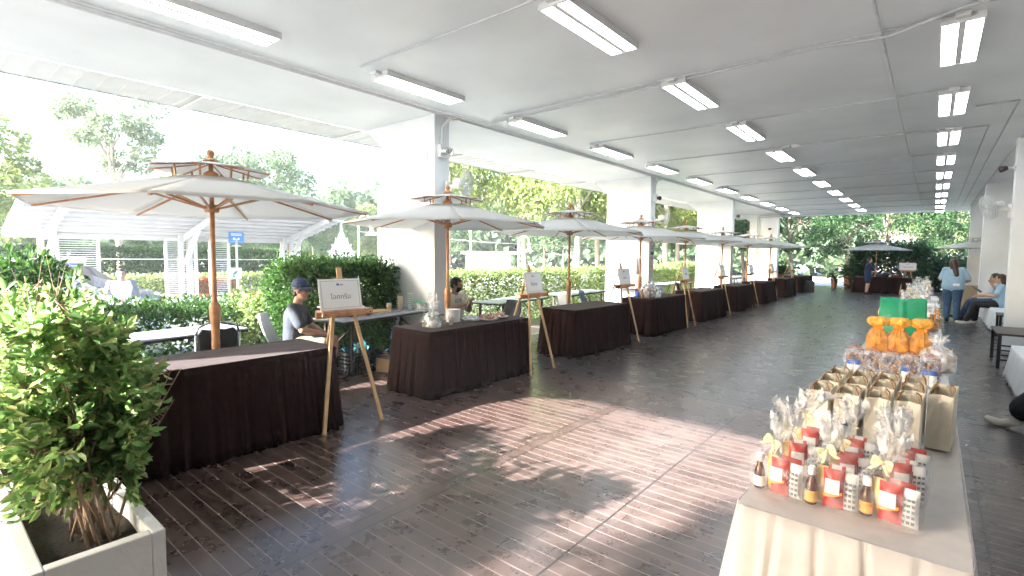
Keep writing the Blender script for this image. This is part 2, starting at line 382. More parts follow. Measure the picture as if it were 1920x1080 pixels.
# ------------------------------------------------------------------ camera, sun, sky
yaw, pit, rol = 0.692, 0.0662, 0.0101
right = Vector((math.cos(yaw), math.sin(yaw), 0)); fw = Vector((-math.sin(yaw), math.cos(yaw), 0)); up = Vector((0, 0, 1))
f2 = fw * math.cos(pit) - up * math.sin(pit); u2 = up * math.cos(pit) + fw * math.sin(pit)
r3 = right * math.cos(rol) + u2 * math.sin(rol); u3 = u2 * math.cos(rol) - right * math.sin(rol)
cam = bpy.data.objects.new('camera', bpy.data.cameras.new('camera')); col.objects.link(cam)
cam.matrix_world = Matrix(((r3.x, u3.x, -f2.x, 0), (r3.y, u3.y, -f2.y, 0), (r3.z, u3.z, -f2.z, 1.6), (0, 0, 0, 1)))
cam.data.lens = 951.3 / 1920 * 36; cam.data.sensor_width = 36; cam.data.clip_end = 2000; cam.data.clip_start = .05
scene.camera = cam
SAZ, SEL = R(20), R(25)        # the light travels towards +Y and a little +X, low in the sky
sd = Vector((math.sin(SAZ) * math.cos(SEL), math.cos(SAZ) * math.cos(SEL), -math.sin(SEL)))
sun = bpy.data.objects.new('sun', bpy.data.lights.new('sun', 'SUN')); col.objects.link(sun)
sun.data.energy = 5.0; sun.data.angle = R(.7); sun.data.color = (1, .98, .955)
sun.rotation_euler = (-sd).to_track_quat('Z', 'Y').to_euler(); sun.location = (-12, -20, 14)
w = bpy.data.worlds.new('World'); scene.world = w; w.use_nodes = True
nt = w.node_tree; bg = nt.nodes['Background']; sk = nt.nodes.new('ShaderNodeTexSky'); sk.sky_type = 'NISHITA'; sk.sun_disc = False
sk.sun_elevation = SEL; sk.sun_rotation = R(180) + SAZ; sk.air_density = 1.0; sk.dust_density = 3.0; sk.ozone_density = 1
nt.links.new(sk.outputs[0], bg.inputs[0]); bg.inputs[1].default_value = .115
scene.view_settings.view_transform = 'Standard'; scene.view_settings.look = 'None'; scene.view_settings.gamma = 1
scene.view_settings.exposure = 3.38
scene.cycles.volume_bounces = 0; scene.cycles.max_bounces = 10; scene.cycles.diffuse_bounces = 5; scene.cycles.transparent_max_bounces = 24; scene.cycles.glossy_bounces = 4
scene.cycles.use_denoising = True; scene.cycles.sample_clamp_indirect = 8
scene.cycles.use_adaptive_sampling = True; scene.cycles.adaptive_threshold = .02

# ------------------------------------------------------------------ ground, deck, ceiling
def sheet(name, x0, x1, y0, y1, z, m, n=1):
    mb = MB(); mb.add([(x0, y0, z), (x1, y0, z), (x1, y1, z), (x0, y1, z)], [(0, 1, 2, 3)])
    return tag(mb.build(name, m), kind='structure')
sheet('ground', -160, 160, -160, 160, G, M_['concrete'])
sheet('road', -21.5, -9.6, -60, 60, G + .004, M_['asphalt'])
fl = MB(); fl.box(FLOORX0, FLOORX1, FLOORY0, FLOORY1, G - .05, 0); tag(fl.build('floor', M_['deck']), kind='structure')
c = MB(); c.box(-7.55, 2.9, -2.62, 29.3, CE, CE + .55); tag(c.build('ceiling', M_['ceil']), kind='structure')
# white ribbed eave along the open side
ev = thing('eave', 'long white ribbed eave panel along the open left edge of the ceiling', 'eave', (-8.0, 0, CE))
m = MB(); m.box(-.44, .43, -2.6, 29.3, .0, .012); 
for i in range(144): m.box(-.44, .43, -2.5 + i * .22, -2.465 + i * .22, -.008, -.001)
m.build('panel', M_['wmetal'], ev)
for i in range(14): MB().box(-.44, .43, -2.2 + i * 2.43, -2.08 + i * 2.43, -.035, -.009).build('cross_beam', M_['wmetal'], ev)
m = MB(); m.box(-.46, -.442, -2.6, 29.3, -.012, .06); m.build('edge_trim', M_['conduit'], ev)

# ------------------------------------------------------------------ concrete columns
def column(x0, x1, y, out, label, group):
    t = MB(); o = .42 * out
    xa, xb = x0, x1
    poly = [(xa, G), (xb, G), (xb, CE), (xa - (.42 if out < 0 else 0), CE), (xa - (.40 if out < 0 else 0), CE - .04), (xa, CE - .34)]
    t.prism(poly, 'y', y, y + .3)
    ob = t.build('concrete_column', M_['white'], bevel=.006, fixn=True)
    return tag(ob, label, 'column', group)
LG, RG = 'white columns along the open left side', 'pale columns on the right side'
for y, lb in [(-2.05, 'white concrete column behind the potted ficus, nearest the camera'), (5.13, 'white concrete column beside the green hedge, with a wall fan and spotlights near its top'),
              (12.6, 'white concrete column with a grey switch box and posted notices'), (19.6, 'white concrete column third along the open side, bearing a spotlight'),
              (26.8, 'white concrete column farthest along the open left side, by the cycad')]:
    column(-7.05, -5.77, y, -1, lb, LG)
for y, lb in [(12.1, 'grey white column at the right edge, carrying the wall fan'), (19.05, 'grey column behind the seated women'), (26.0, 'grey column farthest along the right side beside the trees')]:
    column(1.0, 2.5, y, 0, lb, RG)
bw = MB(); bw.box(2.52, 2.7, -2.6, 29.2, -.45, CE - .01)  # unseen wall, added so that the right side stays dark
tag(bw.build('added_side_wall', M_['greyside']), 'plain grey white unseen wall added to keep the right side dark', 'wall')

ew = MB(); ew.box(-1.85, 2.5, -2.62, -2.45, -.45, CE - .012)  # unseen wall, added to block daylight from the near end
tag(ew.build('added_end_wall', M_['greyside']), 'plain grey white unseen end wall added to dim the gift tables', 'wall')
# ------------------------------------------------------------------ ceiling lights
def light(x, y, label, group):
    t = thing('ceiling_light', label, 'ceiling light', (x, y, CE), 0, group)
    h = MB()
    h.box(-.15, .15, -.615, .615, -.022, 0); h.box(-.15, -.135, -.615, .615, -.064, -.022); h.box(.135, .15, -.615, .615, -.064, -.022)
    h.box(-.135, .135, -.615, -.595, -.064, -.022); h.box(-.135, .135, .595, .615, -.064, -.022); h.box(-.024, .024, -.595, .595, -.060, -.022)
    h.build('housing', M_['wmetal'], t, bevel=.003)
    for s in (-1, 1):
        d = MB(); d.box(s * .077 - .050, s * .077 + .050, -.585, .585, -.056, -.03); d.build('diffuser', M_['lamp'], t)
    b = MB(); b.box(-.05, .05, -.70, -.617, -.04, -.004); b.tube([(0, -.66, -.03), (0, -.70, -.012)], .02, 8); b.build('junction_box', M_['wmetal'], t, bevel=.004)
    return t
rows = [('over the aisle', -2.45, 4.05, 10, 'middle row of ceiling lights'), ('above the brown tables', -4.98, 1.78, 11, 'left row of ceiling lights'), ('above the gift tables', .09, 4.0, 11, 'right row of ceiling lights')]
proto = None
for nm, x, y0, n, g in rows:
    for k in range(n):
        lb = 'twin tube ceiling light %s, %s from the camera in its row' % (nm, ORD[k])
        if proto is None: proto = light(x, y0, lb, g)
        else: dup(proto, (x, y0 + 2.43 * k, CE), None, lb, g)
# the row starts one pitch earlier behind the aisle
# conduits on the ceiling
def conduit(pts, r, label, group=None):
    return tag(MB().tube(pts, r, 8).build('conduit', M_['conduit']), label, 'conduit', group)
for k in range(11):
    y = 4.0 + 2.43 * k - .69
    j = random.uniform(-.02, .02)
    conduit([(-4.98, y + .04, CE - .012), (-2.45, y + .06 + j, CE - .014), (-.46, y + .03, CE - .016), (.09, y, CE - .014)], .009,
            'thin grey conduit crossing the ceiling to the lights, %s from the camera' % ORD[k], 'cross conduits')
for i, (x, r) in enumerate([(-5.66, .017), (-5.60, .014), (-5.53, .010)]):
    conduit([(x, -2.5, CE - .02), (x, 12, CE - .024), (x, 29, CE - .02)], r, ['thick grey conduit along the column line', 'middle grey conduit along the column line', 'thin grey conduit of three along the column line'][i], 'conduits along the columns')
conduit([(-.46, -2.5, CE - .034), (-.47, 10, CE - .034), (-.44, 26.5, CE - .034)], .013, 'grey conduit running lengthwise over the aisle beside the right light row')
conduit([(-5.4, 6.0, CE - .016), (-3, 5.95, CE - .018), (-1.0, 5.8, CE - .018), (-.5, 5.82, CE - .05), (-.4, 5.82, CE - .05), (.1, 5.6, CE - .018), (2.4, 5.5, CE - .018)], .013, 'thick pale conduit bending across the ceiling between the first light rows')
conduit([(-1.95, 10.6, CE - .014), (-.3, 10.6, CE - .03), (.55, 10.75, CE - .016), (.55, 26.3, CE - .016)], .011, 'pale conduit from the smoke detector turning along the right side')
conduit([(.33, 9.3, CE - .014), (.75, 9.3, CE - .014), (.75, 26.4, CE - .014)], .012, 'grey conduit turning a corner right of the gift table lights')
conduit([(1.15, -2.5, CE - .016), (1.02, 15, CE - .016), (.98, 26.4, CE - .016)], .014, 'grey conduit along the right column line')
sm_ = thing('smoke_detector', 'round pale smoke detector on the ceiling in the middle of the hall', 'detector', (-2.05, 10.6, CE))
MB().lathe([(.085, 0), (.085, -.018), (.07, -.03), (.055, -.05), (.03, -.056)], n=20).build('cover', M_['wmetal'], sm_)
MB().box(-.22, -.09, -.05, .05, -.04, -.002).build('junction_box', M_['greyside'], sm_, bevel=.004)

# ------------------------------------------------------------------ fittings on the columns
def wall_fan(loc, rz, tilt, label):
    t = thing('wall_fan', label, 'fan', loc, rz, 'wall fans')       # local +X points away from the wall
    MB().box(0, .03, -.06, .06, -.16, .08).bar((.02, 0, -.02), (.22, 0, .02), .05, .06).build('bracket', M_['wmetal'], t, bevel=.006)
    Mx = Matrix.Rotation(R(90 + tilt), 3, 'Y')
    MB().lathe([(.02, -.14), (.055, -.12), (.065, -.02), (.05, .03)], (.24, 0, .05), 16, 0, Mx).build('motor', M_['wmetal'], t)
    c0 = Vector((.24, 0, .05)) + Mx @ Vector((0, 0, .09))
    g = MB()
    for r_, z_ in ((.205, 0), (.20, .035), (.20, -.035), (.12, .055), (.06, .06), (.12, -.05)):
        g.tube([c0 + Mx @ Vector((r_ * math.cos(a * math.pi / 16), r_ * math.sin(a * math.pi / 16), z_)) for a in range(33)], .0045 if r_ > .19 else .002, 5)
    for k in range(36):
        a = 2 * math.pi * k / 36; d = Vector((math.cos(a), math.sin(a), 0))
        g.tube([c0 + Mx @ (d * .02 + Vector((0, 0, .062))), c0 + Mx @ (d * .13 + Vector((0, 0, .054))), c0 + Mx @ (d * .203 + Vector((0, 0, .02))), c0 + Mx @ (d * .203 + Vector((0, 0, -.03))), c0 + Mx @ (d * .1 + Vector((0, 0, -.052)))], .0018, 4)
    g.build('guard', M_['conduit'], t)
    b = MB(); b.lathe([(.03, -.02), (.035, .03), (.01, .05)], c0, 12, 0, Mx)
    for k in range(3):
        a0 = 2 * math.pi * k / 3
        b.grid(lambda u, v: c0 + Mx @ Vector(((.03 + .14 * u) * math.cos(a0 + (v - .5) * (.5 + .9 * u)), (.03 + .14 * u) * math.sin(a0 + (v - .5) * (.5 + .9 * u)), .03 * (v - .5))), 6, 6)
    b.build('blade', M_['greyside'], t, solid=.002)
    return t
wall_fan((-5.76, 5.36, 2.62), R(25), 12, 'white caged wall fan on the column behind the second umbrella')
wall_fan((-5.76, 12.82, 2.56), R(25), 10, 'white caged wall fan on the column with the notices')
wall_fan((.99, 12.22, 2.47), R(180 + 20), 18, 'white caged wall fan on the right column, facing the gift tables')
def spot(loc, rz, label, twin=False):
    t = thing('spotlight', label, 'spotlight', loc, rz, 'spotlights on columns')
    MB().lathe([(.045, 0), (.045, .02)], (0, 0, 0), 14, 0, Matrix.Rotation(R(90), 3, 'Y')).bar((.01, 0, 0), (.12, 0, 0), .02, .02).build('mount', M_['greyside'], t)
    for s in ((-1, 1) if twin else (1,)):
        Mx = Matrix.Rotation(R(100), 3, 'Y') @ Matrix.Rotation(R(30 * s), 3, 'X')
        MB().lathe([(.02, -.05), (.04, -.04), (.052, .03), (.055, .05), (.045, .05), (.03, .03)], (.14, .05 * s if twin else 0, -.01), 16, 0, Mx).build('lamp_head', M_['dkmetal'] if not twin else M_['chrome'], t)
    return t
spot((-5.76, 5.24, 3.12), 0, 'twin steel spotlight on the column by the green hedge', True)
spot((-5.76, 12.75, 3.12), R(10), 'dark spotlight on the column with the notices')
spot((-5.76, 19.75, 3.1), R(10), 'dark spotlight on the third column of the open side')
spot((-6.1, 26.79, 2.95), R(-90), 'small dark spotlight on the face of the farthest left column')
spot((.99, 12.15, 3.16), R(180), 'spotlight on the right column above the wall fan')
for y, d, lb in ((5.17, 1, 'pale conduit drop down the column by the hedge'), (12.68, .9, 'pale conduit drop on the column with the notices'), (26.77, 0, 'pair of grey conduits down the farthest left column')):
    cb = MB()
    if d:
        for s in (0, .07): cb.tube([(-5.6, y + .25 + s, CE - .04), (-5.70, y + .16 + s * .5, CE - .07), (-5.735, y + .08 + s, CE - .18), (-5.74, y + .07 + s, CE - .48)], .014, 8)
        cb.box(-5.768, -5.70, y + .02, y + .2, CE - .62, CE - .44)
    else:
        for s in (0, .09): cb.tube([(-5.6, y - .03, CE - .06 - s), (-6.55 - s, y - .03, CE - .06 - s), (-6.6 - s, y - .03, CE - .12 - s), (-6.6 - s, y - .03, .3)], .016, 8)
    tag(cb.build('conduit_drop', M_['wmetal'] if d else M_['conduit'], bevel=0), lb, 'conduit')
bx = thing('switch_box', 'pale grey switch box on the sunlit face of the column with notices', 'switch box', (-6.2, 12.6, 1.33))
MB().box(-.17, .17, -.16, -.002, -.22, .22).build('cabinet', M_['greyside'], bx, bevel=.012)
MB().box(-.155, .155, -.168, -.161, -.20, .20).tube([(.11, -.17, 0), (.11, -.19, 0)], .015).build('door', M_['wmetal'], bx, bevel=.004)
nb = thing('notice_board', 'tall white notice strip with a green panel on the column', 'notice', (-5.765, 12.75, 1.62))
MB().box(.002, .008, -.11, .11, -.42, .5).build('sheet', M_['paper'], nb)
MB().box(.009, .012, -.09, .09, .0, .09).build('green_panel', M_['gsign'], nb)
k = MB()
for z, w_ in ((.40, .05), (.34, .08), (.22, .09), (.17, .06), (-.06, .09), (-.09, .09), (-.13, .06), (-.3, .07)): k.box(.009, .011, -w_, w_, z, z + .012)
k.build('lettering', M_['ink'], nb)
MB().box(-6.05, -5.92, 5.115, 5.128, 2.98, 3.14).build('plate', M_['wmetal'])
bpy.data.objects['plate'].name = 'wall_plate'; tag(bpy.data.objects['wall_plate'], 'small white plate high on the column by the hedge', 'wall plate')
# ------------------------------------------------------------------ umbrellas
def ringpt(r, z, k, n=8, ph=R(10)): a = ph + 2 * math.pi * k / n; return Vector((r * math.cos(a), r * math.sin(a), z))
UG = 'cream wooden umbrellas behind the brown tables'
def umbrella(label):
    t = thing('garden_umbrella', label, 'umbrella', (0, 0, 0), 0, UG)
    MB().tube([(0, 0, .04), (0, 0, 2.46)], [.022, .019], 14).build('pole', M_['wood'], t)
    MB().lathe([(.03, .05), (.031, .60), (.036, .75), (.033, .80), (.036, .88), (.045, 1.0), (.047, 1.08), (.04, 1.12), (.026, 1.14)], n=16).build('pole_sleeve', M_['wood'], t)
    MB().lathe([(.24, 0), (.24, .035), (.20, .05), (.05, .06), (.036, .16)], n=24).build('base', M_['dkmetal'], t)
    R0, RZ = 1.37, 1.99
    def cloth(u, v, r0, z0, r1, z1, sag, hem):
        k = u * 8; i = int(k + 1e-9) % 8; f = k - int(k + 1e-9)
        a = ringpt(1, 0, i); b = ringpt(1, 0, (i + 1) % 8); d = a.lerp(b, f)
        r = r0 + (r1 - r0) * v
        z = z0 + (z1 - z0) * v - sag * math.sin(math.pi * v) * 1.0 - sag * 1.6 * math.sin(math.pi * f) * v * (1 - .3 * v)
        return Vector((d.x * r, d.y * r, z))
    c = MB()
    for q in range(8):      # eight sewn panels with a crease at every rib
        c.grid(lambda u, v: cloth((q + min(u, .9999)) / 8, v, .28, 2.245, R0, RZ, .004, 0), 8, 8)
        c.grid(lambda u, v: cloth((q + min(u, .9999)) / 8, 1, .28, 2.245, R0, RZ, .004, 0) + Vector((0, 0, -.014 * v)), 8, 1)
    c.build('canopy', M_['canvas'], t, solid=.004)
    c = MB()
    for q in range(8): c.grid(lambda u, v: cloth((q + min(u, .9999)) / 8, v, .05, 2.40, .50, 2.325, .003, 0), 6, 5)
    c.build('vent_canopy', M_['canvas'], t, solid=.004)
    for k in range(8):
        a = ringpt(.03, 2.285, k); e = ringpt(R0 - .02, RZ - .022, k)
        MB().bar(a + Vector((0, 0, -.05)), e, .018, .016).build('rib', M_['wood'], t, bevel=.003)
        MB().bar(ringpt(.05, 1.985, k), ringpt(.62, 2.155, k), .02, .016).build('strut', M_['wood'], t, bevel=.003)
        MB().bar(ringpt(.05, 2.382, k), ringpt(.49, 2.312, k), .013, .011).bar(ringpt(.30, 2.245, k), ringpt(.31, 2.335, k), .016, .013, up=ringpt(1, 0, k)).build('vent_rib', M_['wood'], t, bevel=.002)
    MB().lathe([(.05, 1.95), (.06, 1.965), (.06, 2.0), (.045, 2.02)], n=16).build('hub', M_['wood'], t)
    MB().lathe([(.055, 2.24), (.06, 2.26), (.06, 2.30), (.03, 2.32)], n=16).build('collar', M_['wood'], t)
    MB().lathe([(.065, 2.408), (.062, 2.422), (.03, 2.434), (.022, 2.45), (.032, 2.47), (.034, 2.488), (.02, 2.51), (.002, 2.515)], n=16).build('finial', M_['wood'], t)
    return t
NEAR = ['nearest the camera behind the first brown table', 'beside the masked vendor and the first white column', 'third along the brown tables', 'fourth along, by the column with notices', 'fifth along the brown tables',
        'sixth along the brown tables', 'seventh along the brown tables', 'eighth and last by the brown tables']
umb = None
for i in range(8):
    y = [1.83, 4.74, 7.68, 10.6, 13.2, 16.3, 19.1, 22.35][i]
    lb = 'cream two tier umbrella on wooden pole, ' + NEAR[i]
    if umb is None: umb = umbrella(lb); umb.location = (-5.06, y, 0)
    else: dup(umb, (-5.05 + random.uniform(-.02, .02), y, 0), R(random.uniform(-12, 12)), lb)
dup(umb, (-2.02, 28.5, -.02), R(12), 'cream umbrella over the dark table at the far end of the hall', 'umbrellas at the far end')
dup(umb, (1.32, 24.4, 0), R(3), 'cream umbrella at the far right, half hidden by the grey columns', 'umbrellas at the far end')

# ------------------------------------------------------------------ skirted tables
def skirt_mesh(hx, hy, h, pitch, amp, flare, seed, sharp=False, hang=.012):
    """pleated skirt around a rectangle of half sizes hx, hy; returns MB"""
    r_ = random.Random(seed); rad = .03
    path = []
    def edge(p0, p1, n):
        L = (Vector(p1) - Vector(p0)).length; k = max(2, int(L / .011))
        for i in range(k): path.append((Vector(p0).lerp(Vector(p1), i / k), Vector(n)))
    X, Y = hx - rad, hy - rad
    def arc(cx, cy, a0):
        for i in range(5):
            a = R(a0 + 90 * i / 5); d = Vector((math.cos(a), math.sin(a))); path.append((Vector((cx, cy)) + d * rad, d))
    edge((hx, -Y), (hx, Y), (1, 0)); arc(X, Y, 0); edge((X, hy), (-X, hy), (0, 1)); arc(-X, Y, 90)
    edge((-hx, Y), (-hx, -Y), (-1, 0)); arc(-X, -Y, 180); edge((-X, -hy), (X, -hy), (0, -1)); arc(X, -Y, 270)
    n = len(path); s = [0]
    for i in range(1, n): s.append(s[-1] + (path[i][0] - path[i - 1][0]).length)
    marks = [0]; 
    while marks[-1] < s[-1]: marks.append(marks[-1] + pitch * (r_.uniform(.85, 1.15) if sharp else r_.uniform(.6, 1.45)))
    ph = []; j = 0; wob = [r_.uniform(.8, 1.2) if sharp else r_.uniform(.25, 1.5) for _ in marks]; lean = [r_.uniform(-.045, .045) for _ in marks]
    for i in range(n):
        while j < len(marks) - 2 and s[i] >= marks[j + 1]: j += 1
        ph.append((j, (s[i] - marks[j]) / (marks[j + 1] - marks[j])))
    m = MB(); NV = 9; vs = []
    for v in range(NV + 1):
        t = v / NV; z = h * (1 - t) + hang * t
        for i in range(n + 1):
            p, d = path[i % n]; j, f = ph[i % n]
            if sharp:
                w_ = -math.exp(-((f - .5) / .055) ** 2) * 1.0 + .25 * math.sin(math.pi * f)
                off = amp * w_ * wob[j] * (.15 + .85 * t ** .6) + flare * t
            else:
                w_ = math.sin(2 * math.pi * f) * .6 + .4 * math.sin(4 * math.pi * f + wob[j] * 3)
                off = amp * w_ * wob[j] * (.12 + .88 * t) + flare * t ** 1.2
            tang = Vector((-d.y, d.x)) * (lean[j] * t * math.sin(math.pi * f))
            q = p + d * off + tang
            vs.append((q.x, q.y, z + .006 * math.sin(s[i % n] * 9 + seed) * t))
    W = n + 1
    m.add(vs, [(v * W + i, (v + 1) * W + i, (v + 1) * W + i + 1, v * W + i + 1) for v in range(NV) for i in range(n)], 0, True)
    return m
def top_mesh(hx, hy, h, th=.025):
    m = MB(); n = 24
    def f(u, v):
        x = (u * 2 - 1) * hx; y = (v * 2 - 1) * hy
        return Vector((x, y, h + .0025 * math.sin(x * 21 + y * 3) * math.sin(y * 9)))
    m.grid(f, 20, 40)
    return m
BG = 'brown skirted tables along the left side'
def skirted(label, hx, hy, h, cl, pitch, amp, flare, seed, group, sharp=False):
    t = thing('skirted_table', label, 'table', (0, 0, 0), 0, group)
    m = top_mesh(hx, hy, h)
    m.box(-hx, hx, -hy, hy, h - .03, h - .004)
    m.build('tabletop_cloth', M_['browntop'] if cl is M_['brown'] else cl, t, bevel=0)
    skirt_mesh(hx + .002, hy + .002, h + .001, pitch, amp, flare, seed, sharp).build('skirt', cl, t, solid=.003)
    return t
TL = ['longest in view, next to the white planter', 'bearing plates, fruit and a stack of bowls', 'empty, in front of the grey shell chair', 'bearing the clear bags of shopping', 'fifth along the row', 'sixth along the row', 'seventh along the row', 'eighth along the row', 'last, turned a little']
protos = []
for i in range(9):
    y = [1.63, 4.55, 7.53, 10.35, 13.28, 16.3, 19.4, 23.05, 26.9][i]; x = [-4.5, -4.53, -4.55, -4.57, -4.62, -4.67, -4.72, -4.76, -4.85][i]
    lb = 'brown table with a pleated skirt, ' + TL[i]
    if i < 3:
        t = skirted(lb, .33, .89, .74, M_['brown'], .135, .024, .075, 11 + i, BG); protos.append(t)
    else: t = dup(protos[i % 3], (0, 0, 0), 0, lb)
    t.location = (x, y, 0); t.rotation_euler.z = R([0, .5, -.4, .6, 0, .5, 0, 0, -8][i])
# far dark table
ft = skirted('long dark brown skirted table below the far umbrella', 1.05, .38, .74, M_['brown'], .11, .03, .10, 31, None); del_ = ft.pop('group', None) if 'group' in ft else None
ft.location = (-1.75, 28.6, 0)
tn = skirted('tan skirted table at the far right behind the standing woman', .75, .35, .76, M_['tan'], .16, .03, .05, 33, None)
tn.location = (1.45, 21.9, 0)
# gift tables: one cloth each
GG = 'cream clothed gift tables down the right side'
GL = ['nearest the camera, holding cellophane gift bags', 'second in line, holding toy bags and orange bags', 'third in line, under the green bag', 'fourth in line', 'fifth in line', 'sixth in line', 'farthest in line']
for i in range(7):
    y = 2.71 + i * 1.86 + (.15 if i else 0)
    lb = 'cream clothed long table, ' + GL[i]
    if i == 0: g0 = skirted(lb, .30, .92, .76, M_['beige'], .125, .055, .11, 41, GG, True); t = g0
    elif i == 1: g1 = skirted(lb, .30, .90, .755, M_['beige'], .14, .03, .06, 43, GG, True); t = g1
    else: t = dup(g1, (0, 0, 0), 0, lb)
    t.location = (-.175 - .006 * i + (.0 if i else .0), y, 0)

# ------------------------------------------------------------------ easels with sign boards
EG = 'wooden easels standing between the tables'
def easel(label):
    t = thing('easel', label, 'easel', (0, 0, 0), 0, EG)    # faces +X
    for s in (-1, 1):
        MB().bar((.13, s * .29, 0), (-.10, s * .045, 1.36), .034, .02, up=(1, 0, 0)).build('front_leg', M_['pine'], t, bevel=.003)
    MB().bar((-.62, 0, 0), (-.125, 0, 1.40), .034, .02, up=(1, 0, 0)).build('rear_leg', M_['pine'], t, bevel=.003)
    MB().bar((-.055, 0, 1.04), (-.135, 0, 1.46), .05, .018, up=(1, 0, 0)).build('mast', M_['pine'], t, bevel=.003)
    MB().box(-.07, .05, -.25, .25, 1.06, 1.078).box(.035, .05, -.25, .25, 1.03, 1.0595).box(-.09, -.0705, -.25, .25, 1.0, 1.078).build('ledge', M_['wood'], t, bevel=.003)
    k = MB()
    for s in (-1, 1): k.ball((.052, s * .22, 1.045), .007, n=8, m=6)
    k.build('bolt', M_['dkmetal'], t)
    return t
def text_mesh(body, size, parent, m, loc, name='lettering', align='CENTER', bold=0):
    cu = bpy.data.curves.new('t', 'FONT'); cu.body = body; cu.size = size; cu.align_x = align; cu.align_y = 'CENTER'; cu.extrude = .0008; cu.offset = bold
    tmp = bpy.data.objects.new('t', cu); col.objects.link(tmp); bpy.context.view_layer.update()
    me = bpy.data.meshes.new_from_object(tmp.evaluated_get(bpy.context.evaluated_depsgraph_get()))
    bpy.data.objects.remove(tmp); bpy.data.curves.remove(cu)
    me.materials.clear(); me.materials.append(m)
    me.transform(Matrix(((0, 0, 1, 0), (1, 0, 0, 0), (0, 1, 0, 0), (0, 0, 0, 1))))   # text plane YZ, facing +X
    o = bpy.data.objects.new(name, me); col.objects.link(o); o.parent = parent; o.location = loc
    return o
def board(label, txt):
    t = thing('sign_board', label, 'sign', (0, 0, 0), 0, 'white sign boards on the easels')
    w_, h_ = .205, .285
    MB().box(-.008, 0, -w_, w_, 0, h_).build('panel', M_['paper'], t, bevel=.002)
    k = MB()
    a, b, e = w_ - .02, .018, .0022
    k.box(.0005, .002, -a, a, b, b + e).box(.0005, .002, -a, a, h_ - b - e, h_ - b).box(.0005, .002, -a, -a + e, b + e, h_ - b - e).box(.0005, .002, a - e, a, b + e, h_ - b - e)
    k.build('border_line', M_['ink'], t)
    text_mesh(txt, .062, t, M_['ink'], (.0012, .0, .118))
    text_mesh('M', .03, t, M_['blueink'], (.0012, -.02, .232), 'logo', bold=.0015)
    k = MB(); k.box(.0005, .002, .0, .034, .230, .235).box(.0005, .002, .0, .028, .222, .2245); k.build('logo', M_['blueink'], t)
    return t
ez = None
EY = [2.61, 5.55, 8.42, 11.37, 14.32, 17.24, 20.49, 23.9]
EN = ['beside the nearest brown table', 'at the end of the second brown table', 'at the end of the third brown table', 'at the end of the fourth brown table', 'fifth along the aisle', 'sixth along the aisle', 'seventh along the aisle', 'last along the aisle']
TX = ['ไอศกรีม', 'ไก่ย่าง', 'ขนม', 'ผลไม้', 'น้ำดื่ม', 'ส้มตำ', 'ขนม', 'ผลไม้']
bd = None
for i in range(8):
    x = [-4.15, -4.17, -4.28, -4.27, -4.37, -4.39, -4.5, -4.53][i]
    lb = 'light wooden easel ' + EN[i]; lb2 = 'white sign board on the easel ' + EN[i]
    if ez is None: ez = e = easel(lb)
    else: e = dup(ez, (0, 0, 0), 0, lb)
    rz = R([-4, 3, -3, 4, 2, -3, 3, 0][i])
    e.location = (x, EY[i], 0); e.rotation_euler.z = rz
    b = board(lb2 if i else 'white sign board with grey Thai lettering on the nearest easel', TX[i])
    b.rotation_euler = (0, R(-11), rz)
    b.location = Vector((x, EY[i], 1.0785)) + Matrix.Rotation(rz, 3, 'Z') @ Vector((-.012, -.03 if i == 0 else 0, 0))
e = dup(ez, (-.85, 28.3, 0), R(-75), 'light wooden easel at the far end by the dark table', 'easel at the far end')
b = board('white sign board on the far end easel, above the pale gift bags', 'ลงทะเบียน'); b.scale = (1, 1.5, 1.15)
b.rotation_euler = (0, R(-11), R(-75)); b.location = Vector((-.85, 28.3, 1.0785)) + Matrix.Rotation(R(-75), 3, 'Z') @ Vector((-.012, 0, 0))

# ------------------------------------------------------------------ folding tables and chairs behind
FG = 'grey folding tables behind the brown tables'
def folding(label, hy=.9):
    t = thing('folding_table', label, 'folding table', (0, 0, 0), 0, FG)
    MB().box(-.3, .3, -hy, hy, .725, .742).build('tabletop', M_['laminate'], t, bevel=.004)
    MB().box(-.303, .303, -hy - .003, hy + .003, .70, .7245).build('edge_frame', M_['dkedge'], t, bevel=.004)
    for s in (-1, 1):
        for q in (-1, 1):
            MB().box(q * .25 - .015, q * .25 + .015, s * (hy - .18) - .015, s * (hy - .18) + .015, 0, .70).build('leg', M_['dkmetal'], t)
        MB().box(-.235, .235, s * (hy - .18) - .01, s * (hy - .18) + .01, .12, .14).build('crossbar', M_['dkmetal'], t)
        MB().bar((0, s * (hy - .19), .45), (0, s * (hy - .55), .695), .018, .018).build('brace', M_['dkmetal'], t)
    return t
fo = None
for i, (x, y, rz, lb) in enumerate([(-6.1, 1.55, 8, 'grey folding table between the ficus and the black banquet chair'), (-6.08, 4.35, 9, 'grey folding table cluttered with trays and cups by the seated man'), (-6.2, 7.5, 8, 'empty grey folding table right of the masked vendor'),
                                (-6.35, 10.1, 5, 'empty grey folding table behind the grey shell chair'), (-6.35, 13.2, 3, 'grey folding table just past the column with notices'), (-6.4, 16.0, 0, 'grey folding table between the second and third columns'), (-6.4, 22.2, 0, 'grey folding table beyond the third column')]):
    if fo is None: fo = t = folding(lb)
    else: t = dup(fo, (0, 0, 0), 0, lb)
    t.location = (x, y, 0); t.rotation_euler.z = R(rz)
